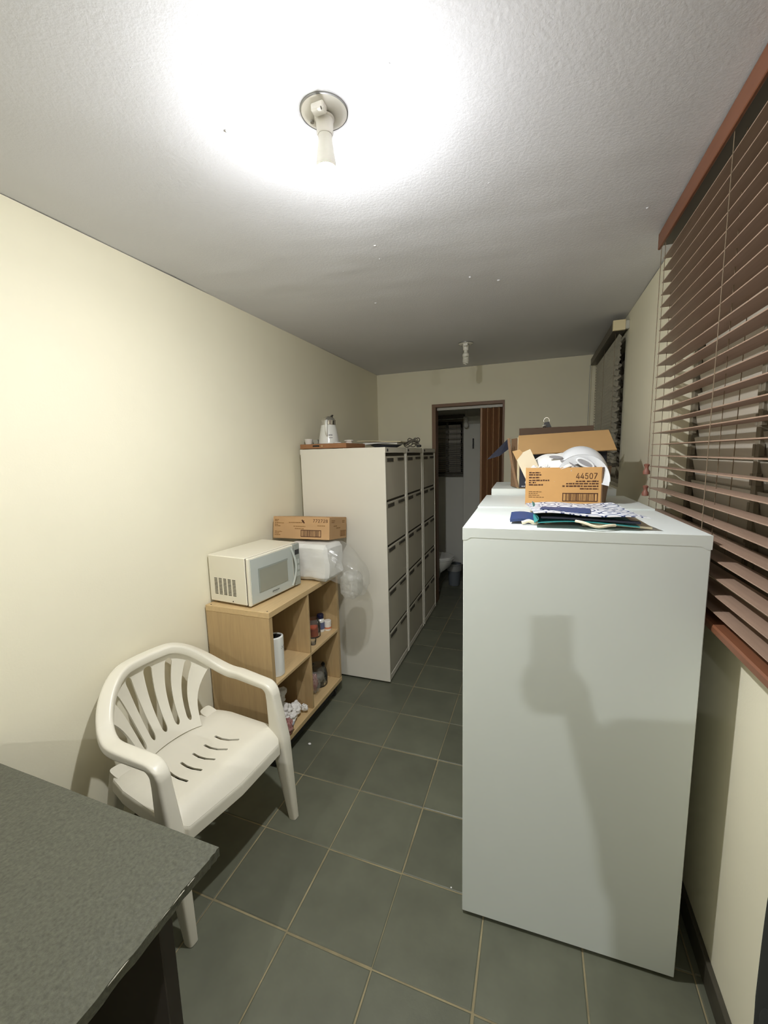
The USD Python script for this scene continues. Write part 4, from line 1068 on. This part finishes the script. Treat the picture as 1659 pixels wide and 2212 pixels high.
def sweep(P_, W_h, H_h, n2=20, sq=0.55):
    """a rounded band along P_; W_h half widths (sideways), H_h half heights"""
    P_ = np.asarray(P_, float)
    n = len(P_)
    T = np.gradient(P_, axis=0)
    T /= np.linalg.norm(T, axis=1)[:, None]
    N = np.cross(T, (0, 0, 1.0))
    ok = np.linalg.norm(N, axis=1) > 0.25
    last = np.array([0, -1.0, 0])
    for i in range(n):                 # keep the sideways axis where the path turns down
        if ok[i]:
            last = N[i] / np.linalg.norm(N[i])
        q_ = last - T[i] * (last @ T[i])
        N[i] = q_ / np.linalg.norm(q_)
    U = np.cross(N, T)
    V, F = [], []
    for i in range(n):
        for k in range(n2):
            a = 2 * PI * k / n2
            ca, sa = math.cos(a), math.sin(a)
            V.append(P_[i] + N[i] * W_h[i] * math.copysign(abs(ca) ** sq, ca) + U[i] * H_h[i] * math.copysign(abs(sa) ** sq, sa))
    for i in range(n - 1):
        for j in range(n2):
            F.append((i * n2 + j, i * n2 + (j + 1) % n2, (i + 1) * n2 + (j + 1) % n2, (i + 1) * n2 + j))
    F = np.array(F)
    F = np.vstack([F[:, [0, 1, 2]], F[:, [0, 2, 3]]])
    V += [P_[0], P_[-1]]
    c0, c1 = n * n2, n * n2 + 1
    F = np.vstack([F, [(c0, (j + 1) % n2, j) for j in range(n2)], [(c1, (n - 1) * n2 + j, (n - 1) * n2 + (j + 1) % n2) for j in range(n2)]])
    m = tm(V, F)
    if m.volume < 0:
        m.invert()
    return m


ss = np.linspace(-SB, SB, 60)
part(CH, 'top_rail', sweep(rim(ss), np.full(60, 0.027), 0.020 + 0 * ss), 'chair', smooth=60)
for sg in (-1, 1):
    arm = rim(sg * np.linspace(SB - 0.004, 1.0, 40))
    e0 = arm[-1]
    # the arm bends down into the tapering front leg in one moulding
    th_ = np.linspace(0, PI / 2 * 0.96, 12)[1:]
    bend = np.stack([e0[0] + 0.042 * np.sin(th_), e0[1] + 0 * th_, e0[2] - 0.042 * (1 - np.cos(th_))], 1)
    foot = np.array([0.265, sg * 0.256, 0.0])
    dn = np.linspace(0, 1, 30)[1:, None]
    down = bend[-1] * (1 - dn) + foot * dn
    path_ = np.vstack([arm, bend, down])
    n_a = 40 + 8
    q29 = np.linspace(0, 1, 29)
    wv = np.concatenate([np.full(40, 0.027), np.linspace(0.027, 0.025, 11), np.interp(q29, [0, 0.3, 1], [0.025, 0.029, 0.016])])
    hv = np.concatenate([np.linspace(0.020, 0.016, 40), np.linspace(0.016, 0.026, 11), np.interp(q29, [0, 0.33, 0.5, 1], [0.026, 0.042, 0.036, 0.019])])
    part(CH, 'armrest', sweep(path_[:n_a], wv[:n_a], hv[:n_a]), 'chair', smooth=60)
    part(CH, 'leg', sweep(path_[n_a - 3:], wv[n_a - 3:] * 0.995, hv[n_a - 3:] * 0.995), 'chair', smooth=60)

# slotted back: flat panel with slots in (s, v), bent onto the shell between seat and rim
panel = Polygon([(-0.86, 0), (0.86, 0), (0.90, 0.3), (1.0, 0.92), (1.0, 1.0), (-1.0, 1.0), (-1.0, 0.92), (-0.90, 0.3)])
for s in (-0.66, -0.33, 0.0, 0.33, 0.66):
    lo_, hi_ = (s * 0.92, 0.16), (s * 1.0, 0.83)
    panel = panel.difference(LineString([lo_, hi_]).buffer(0.058, quad_segs=6))
k_ = m3.CrossSection([np.array(panel.exterior.coords)[:-1]] + [np.array(r.coords)[:-1] for r in panel.interiors], m3.FillRule.EvenOdd)
flat = m3.Manifold.extrude(k_, 0.03).refine_to_length(0.03)
pm = man(flat)
pv = np.array(pm.vertices)
SP = 0.36


def shell(s, v):
    up_ = rim(s * SP)
    ang = s * 1.15
    bot = np.stack([-0.165 + 0.045 * (s ** 2), 0.135 * np.sin(ang) / math.sin(1.15), 0.405 + 0 * s], -1)
    w = v[:, None]
    p = bot * (1 - w) + up_ * w
    p[:, 0] -= 0.024 * np.sin(PI * v) * (1 - 0.4 * s ** 2)       # belly of the shell
    p[:, 1] *= 1 - 0.10 * np.sin(PI * v)
    p[:, 0] += 0.03 * (1 - v) ** 3
    return p


s_, v2 = pv[:, 0], pv[:, 1]
base = shell(s_, v2)
d1_ = shell(s_ + 1e-3, v2) - shell(s_ - 1e-3, v2)
d2_ = shell(s_, v2 + 1e-3) - shell(s_, v2 - 1e-3)
nn_ = np.cross(d1_, d2_)
nn_ /= np.linalg.norm(nn_, axis=1)[:, None]
pm.vertices = base + nn_ * ((pv[:, 2] - 0.015) * 0.2)[:, None]
part(CH, 'backrest', pm, 'chair', smooth=35)

# seat with five slots, dished, rolled down at the front and sides
seat = Polygon([(-0.20, -0.150), (-0.165, -0.172), (-0.140, -0.225), (-0.05, -0.243), (0.15, -0.252), (0.215, -0.245), (0.245, -0.21), (0.252, 0), (0.245, 0.21), (0.215, 0.245), (0.15, 0.252), (-0.05, 0.243), (-0.140, 0.225), (-0.165, 0.172), (-0.20, 0.150)]).buffer(-0.012).buffer(0.012)
slots = None
for y in (-0.116, -0.058, 0, 0.058, 0.116):
    c_ = LineString([(0.000, y * 0.92), (0.04, y * 0.94 - 0.006), (0.08, y * 0.97 - 0.007), (0.120, y * 1.02)]).buffer(0.0045, quad_segs=4)
    slots = c_ if slots is None else slots.union(c_)
pl_ = seat.difference(slots)
k_ = m3.CrossSection([np.array(pl_.exterior.segmentize(0.012).coords)[:-1]] + [np.array(r.coords)[:-1] for r in pl_.interiors], m3.FillRule.EvenOdd)
sm = man(m3.Manifold.extrude(k_, 0.006).refine_to_length(0.012))
sv = np.array(sm.vertices)
x_, y_ = sv[:, 0], sv[:, 1]


def seat_z(x, y):
    return 0.420 - 0.026 * np.exp(-((x + 0.02) / 0.13) ** 2) * np.exp(-(y / 0.17) ** 4) - 0.060 * np.clip((x - 0.165) / 0.087, 0, 1) ** 2 - 0.012 * np.clip((np.abs(y) - 0.20) / 0.05, 0, 1) ** 2 - 0.012 * smoothstep((-x - 0.05) / 0.15)


sv[:, 2] = seat_z(x_, y_) + sv[:, 2] - 0.006
sm.vertices = sv
part(CH, 'seat', sm, 'chair', smooth=30)
# apron: the turned-down edge of the seat
ring = np.array(seat.exterior.segmentize(0.012).coords)
V, F = [], []
prof_ = ((-0.002, 0.0005), (0.002, -0.003), (0.0045, -0.012), (0.006, -0.045), (0.002, -0.045), (0.0, -0.008))
for i, (x, y) in enumerate(ring):
    n_ = np.array([x - 0.02, y]) / (np.linalg.norm([x - 0.02, y]) + 1e-9)
    zz = float(seat_z(np.array(x), np.array(y)))
    for dx, dz in prof_:
        V.append((x + n_[0] * dx, y + n_[1] * dx, zz + dz))
np_ = len(prof_)
for i in range(len(ring) - 1):
    for j in range(np_):
        F.append((i * np_ + j, (i + 1) * np_ + j, (i + 1) * np_ + (j + 1) % np_, i * np_ + (j + 1) % np_))
part(CH, 'seat_apron', tm(V, F), 'chair', smooth=50)
for sg in (-1, 1):
    dn = np.linspace(0, 1, 24)[:, None]
    pth = np.array([-0.145, sg * 0.195, 0.416]) * (1 - dn) ** 2 + 2 * np.array([-0.185, sg * 0.215, 0.24]) * dn * (1 - dn) + np.array([-0.222, sg * 0.238, 0.0]) * dn ** 2
    part(CH, 'leg', sweep(pth, np.linspace(0.026, 0.015, 24), np.linspace(0.034, 0.017, 24)), 'chair', smooth=60)

# ================================================================== SMALL THINGS ON THE FLOOR, BAG BY THE WALL
one('paper_scrap', move(crumple(0.010, 0.008, 0.004, 61, 0.5), -1.111, 1.749, 0.004), 'paper', 'white scrap lying on the floor in front of the bookshelf', 'scrap', smooth=60)
one('paper_crumb', move(crumple(0.0035, 0.003, 0.002, 62, 0.4, 2), -0.245, 1.261, 0.002), 'paper', 'tiny white crumb on the floor by the corner of the front white cabinet', 'scrap', smooth=60)
bp = thing('shoulder_bag', 'black bag hanging low on the right wall at the lower right edge', 'bag', (0.463, 0.735, 0))
m = trimesh.creation.icosphere(4)
v = np.array(m.vertices)
v = np.sign(v) * np.abs(v) ** 0.6 * (0.042, 0.15, 0.33) * (1 + 0.05 * (meshkit.fbm(np.array(m.vertices) * 3, 3, 4) - 0.5))[:, None] + (0, 0, 0.585)
m.vertices = v
part(bp, 'sack', m, 'bag_black', smooth=60)
part(bp, 'front_pocket', move(crumple(0.02, 0.10, 0.11, 66, 0.10), -0.036, 0, 0.46), 'bag_black', smooth=60)
for yy in (-0.05, 0.05):
    part(bp, 'strap', tube([(0.01, yy, 0.88), (0.025, yy * 0.6, 0.97), (0.036, 0, 1.005)], 0.006, 8), 'bag_black', smooth=60)
part(bp, 'wall_hook', cat(box(0.040, 0.0465, -0.012, 0.012, 0.985, 1.03, 0.001), tube([(0.044, 0, 0.995), (0.026, 0, 0.995), (0.024, 0, 1.012)], 0.003, 8)), 'dull_steel')

# ================================================================== THE PERSON TAKING THE PICTURE (their shadow falls on the front cabinet)
PX, PY = 0.26, -0.20
pe = thing('person', 'person in grey shirt and dark jeans holding up a phone behind the camera', 'person', (PX, PY, 0))


def ball(p, r, n=20):
    s = trimesh.creation.icosphere(2, r)
    return np.array(s.vertices) + np.asarray(p, float)


def bone(a, ra, b, rb):
    return m3.Manifold.hull_points(np.vstack([ball(a, ra), ball(b, rb)]))


def ell(p, r, yaw=0.0):
    v_ = np.array(trimesh.creation.icosphere(3).vertices) * np.asarray(r)
    c_, s__ = math.cos(math.radians(yaw)), math.sin(math.radians(yaw))
    return m3.Manifold.hull_points(np.stack([c_ * v_[:, 0] - s__ * v_[:, 1], s__ * v_[:, 0] + c_ * v_[:, 1], v_[:, 2]], 1) + np.asarray(p))


def fuse(bones, step, it=12):
    m = m3.Manifold.batch_boolean(bones, m3.OpType.Add)
    m = man(m.refine_to_length(step))
    m.merge_vertices()
    trimesh.smoothing.filter_taubin(m, lamb=0.5, nu=0.52, iterations=it)
    return m


def C(r, u, f):     # a point given along the phone's own axes, seen from its lens
    return CO + CR * r + CU * u + CF * f - np.array([PX, PY, 0])


def W3(x, y, z):
    return np.array([x - PX, y - PY, z])


shL, elL, wrL = W3(0.095, -0.21, 1.425), W3(0.125, -0.165, 1.135), W3(0.048, -0.045, 1.350)
shR, elR, wrR = W3(0.435, -0.22, 1.425), W3(0.452, -0.23, 1.13), W3(0.430, -0.16, 0.90)
neck, chest, waist, hip = W3(0.265, -0.205, 1.50), W3(0.265, -0.205, 1.30), W3(0.265, -0.20, 1.08), W3(0.265, -0.20, 0.93)
head = W3(0.262, -0.165, 1.665)
hc_, hs_ = math.cos(math.radians(20)), math.sin(math.radians(20))


def HD(x, y, z):     # a point of the head, which is turned a little towards the phone
    return head + np.array([hc_ * x - hs_ * y, hs_ * x + hc_ * y, z])


bones = [bone(neck + (0, 0, -0.06), 0.062, HD(0, -0.02, -0.06), 0.055), ell(head, (0.076, 0.096, 0.115), 20), bone(HD(0, 0.045, -0.075), 0.036, HD(0, 0.0, -0.05), 0.055),
         bone(HD(0, 0.092, 0.005), 0.008, HD(0, 0.108, -0.022), 0.013), ell(HD(-0.078, -0.005, -0.005), (0.010, 0.020, 0.032)), ell(HD(0.078, -0.005, -0.005), (0.010, 0.020, 0.032)),
         bone(chest + (-0.10, 0, 0.06), 0.095, chest + (0.10, 0, 0.06), 0.095), bone(chest + (-0.08, 0, 0), 0.10, waist + (-0.06, 0, 0), 0.095), bone(chest + (0.08, 0, 0), 0.10, waist + (0.06, 0, 0), 0.095),
         bone(waist + (-0.06, 0, 0), 0.095, hip + (-0.075, 0, 0), 0.10), bone(waist + (0.06, 0, 0), 0.095, hip + (0.075, 0, 0), 0.10), bone(hip + (-0.07, 0, 0), 0.1, hip + (0.07, 0, 0), 0.1),
         bone(neck + (0, 0, -0.05), 0.062, shL, 0.055), bone(neck + (0, 0, -0.05), 0.062, shR, 0.055)]
for a, b, c in ((shL, elL, wrL), (shR, elR, wrR)):
    bones += [bone(a, 0.052, b, 0.038), bone(b, 0.038, c, 0.026)]
hipL, kneeL, ankL = hip + (-0.085, 0, -0.03), W3(0.175, -0.18, 0.50), W3(0.17, -0.21, 0.085)
hipR, kneeR, ankR = hip + (0.085, 0, -0.03), W3(0.36, -0.19, 0.50), W3(0.37, -0.23, 0.085)
for a, b, c in ((hipL, kneeL, ankL), (hipR, kneeR, ankR)):
    bones += [bone(a, 0.088, b, 0.056), bone(b, 0.055, c, 0.038), bone(c, 0.038, c + (0, 0.13, -0.055), 0.026)]
# left hand: palm behind the lower phone, four fingers round its far edge, thumb on the near edge
palm0, palm1 = C(0.030, -0.142, 0.004), C(0.026, -0.098, 0.012)
hand = [bone(wrL, 0.026, palm0, 0.023), bone(palm0, 0.022, palm1, 0.013), bone(palm0, 0.020, C(0.010, -0.120, 0.013), 0.012)]
for u_, l_ in ((-0.083, 0.94), (-0.100, 1.04), (-0.117, 1.0), (-0.133, 0.82)):
    k0, k1, k2, k3 = C(0.018, u_ - 0.004, 0.0105), C(-0.016 * l_, u_, 0.0125), C(-0.045 * l_ - 0.008, u_ + 0.002, 0.0085), C(-0.062 * max(l_, 0.94), u_ + 0.004, -0.008)
    hand += [bone(k0, 0.0095, k1, 0.0088), bone(k1, 0.0088, k2, 0.0082), bone(k2, 0.0082, k3, 0.0075)]
hand += [bone(C(0.034, -0.138, -0.002), 0.014, C(0.031, -0.108, -0.018), 0.0105), bone(C(0.031, -0.108, -0.018), 0.0105, C(0.014, -0.080, -0.023), 0.009)]
# right hand, hanging slightly curled
pr = wrR + (0.0, 0.012, -0.075)
hand += [bone(wrR, 0.026, pr + (0, -0.018, 0.01), 0.019), bone(wrR, 0.022, pr + (0, 0.022, 0.01), 0.018), bone(pr + (0, -0.025, 0), 0.014, pr + (0, 0.028, 0), 0.014)]
for y_, l_ in ((0.030, 0.92), (0.010, 1.05), (-0.010, 1.0), (-0.029, 0.8)):
    b0 = pr + (0, y_, -0.004)
    b1, b2, b3 = b0 + (-0.004, 0.002, -0.040 * l_), b0 + (-0.016, 0.004, -0.064 * l_), b0 + (-0.034, 0.004, -0.078 * l_)
    hand += [bone(b0, 0.0098, b1, 0.009), bone(b1, 0.009, b2, 0.0082), bone(b2, 0.0082, b3, 0.0075)]
hand += [bone(wrR + (-0.004, 0.02, -0.03), 0.014, pr + (-0.014, 0.048, -0.004), 0.0105), bone(pr + (-0.014, 0.048, -0.004), 0.0105, pr + (-0.024, 0.046, -0.038), 0.009)]
part(pe, 'body', fuse(bones + hand, 0.010, 6), 'skin', smooth=True)
for sx in (-0.031, 0.031):
    e_ = part(pe, 'eye', move(trimesh.creation.icosphere(2, 0.0125), *HD(sx, 0.0755, 0.012)), 'eye', smooth=True)
    part(e_, 'iris', move(trimesh.creation.icosphere(2, 0.006), *HD(sx - 0.0015, 0.0832, 0.009)), 'hair', smooth=True)
for sx in (-0.031, 0.031):
    part(pe, 'eyebrow', tube([HD(sx - 0.016, 0.083, 0.031), HD(sx, 0.089, 0.036), HD(sx + 0.016, 0.083, 0.031)], 0.0032, 8), 'hair', smooth=True)
part(pe, 'lips', man(ell(HD(0, 0.086, -0.054), (0.024, 0.010, 0.008), 20)), 'lip', smooth=True)
hb = [ell(HD(0, -0.012, 0.020), (0.083, 0.098, 0.112), 20)]
hm = m3.Manifold.batch_boolean(hb, m3.OpType.Add) - ell(HD(0, 0.075, -0.045), (0.085, 0.075, 0.105), 20) - m3.Manifold.hull_points(np.array([(x, y, z) for x in (-0.2, 0.2) for y in (-0.3, 0.3) for z in (-0.3, -0.085)]) + head)
hm = man(hm.refine_to_length(0.012))
hm.vertices = np.array(hm.vertices) + (meshkit.fbm(np.array(hm.vertices) * 60, 2, 3) - 0.5)[:, None] * 0.006
part(pe, 'hair', hm, 'hair', smooth=True)
g = 0.014
sh = [m3.Manifold.hull_points(np.vstack([ball(chest + (-0.10, 0, 0.06), 0.095 + g), ball(chest + (0.10, 0, 0.06), 0.095 + g), ball(waist + (-0.075, 0, 0), 0.095 + g), ball(waist + (0.075, 0, 0), 0.095 + g)])),
      m3.Manifold.hull_points(np.vstack([ball(waist + (-0.075, 0, 0), 0.095 + g), ball(waist + (0.075, 0, 0), 0.095 + g), ball(hip + (-0.085, 0, -0.06), 0.108 + g), ball(hip + (0.085, 0, -0.06), 0.108 + g)])),
      bone(neck + (0, 0, -0.065), 0.066 + g, shL, 0.055 + g), bone(neck + (0, 0, -0.065), 0.066 + g, shR, 0.055 + g),
      bone(shL, 0.055 + g, shL + (elL - shL) * 0.72, 0.046 + g), bone(shR, 0.055 + g, shR + (elR - shR) * 0.72, 0.046 + g)]
shirt = m3.Manifold.batch_boolean(sh, m3.OpType.Add) - m3.Manifold.hull_points(np.array([(x, y, z) for x in (-0.6, 0.6) for y in (-0.6, 0.6) for z in (-0.3, 0.865)])) - ell(neck + (0, 0.01, 0.03), (0.072, 0.075, 0.07))
shirt = man(shirt.refine_to_length(0.018))
shirt.merge_vertices()
trimesh.smoothing.filter_taubin(shirt, iterations=8)
part(pe, 'shirt', shirt, 'shirt', smooth=True)
tr_ = [bone(hip + (-0.07, 0, 0), 0.108, hip + (0.07, 0, 0), 0.108)]
for a, b, c in ((hipL, kneeL, ankL), (hipR, kneeR, ankR)):
    tr_ += [bone(a, 0.100, b, 0.070), bone(b, 0.070, c, 0.056)]
trou = m3.Manifold.batch_boolean(tr_, m3.OpType.Add) - m3.Manifold.hull_points(np.array([(x, y, z) for x in (-0.6, 0.6) for y in (-0.6, 0.6) for z in (-0.3, 0.055)]))
trou = man(trou.refine_to_length(0.02))
trou.merge_vertices()
trimesh.smoothing.filter_taubin(trou, iterations=8)
part(pe, 'trousers', trou, 'jeans', smooth=True)
for c in (ankL, ankR):
    x, y, z = c
    upper = m3.Manifold.hull_points(np.vstack([ball((x, y - 0.035, 0.045), 0.042), ball((x, y + 0.02, 0.06), 0.046), ball((x, y + 0.15, 0.040), 0.038)]))
    upper = upper - m3.Manifold.hull_points(np.array([(a, b, k) for a in (-1, 1) for b in (-1, 1) for k in (-0.2, 0.012)]))
    s_p = part(pe, 'shoe', man(upper.refine_to_length(0.015)), 'black', smooth=40)
    part(s_p, 'sole', hull([(x + 0.047 * math.cos(a) , y + 0.058 + 0.132 * math.sin(a), k) for a in np.linspace(0, 2 * PI, 24) for k in (0.0, 0.018)]), 'rail')
ph = thing('phone', 'dark mobile phone held upright by the person behind the camera', 'phone', (0, 0, 0))
pw, pl = (-0.052, 0.016), (-0.148, 0.016)
cp = [CO + CR * r + CU * u + CF * f for r in pw for u in pl for f in (-0.0115, -0.0035)]
cc = np.mean(cp, 0)
part(ph, 'case', hull([cc + (np.asarray(p) - cc) for p in cp]), 'black')
sp = [CO + CR * r + CU * u + CF * f for r in (pw[0] + 0.003, pw[1] - 0.003) for u in (pl[0] + 0.004, pl[1] - 0.004) for f in (-0.0120, -0.0110)]
part(ph, 'screen', hull(sp), 'mw_panel')
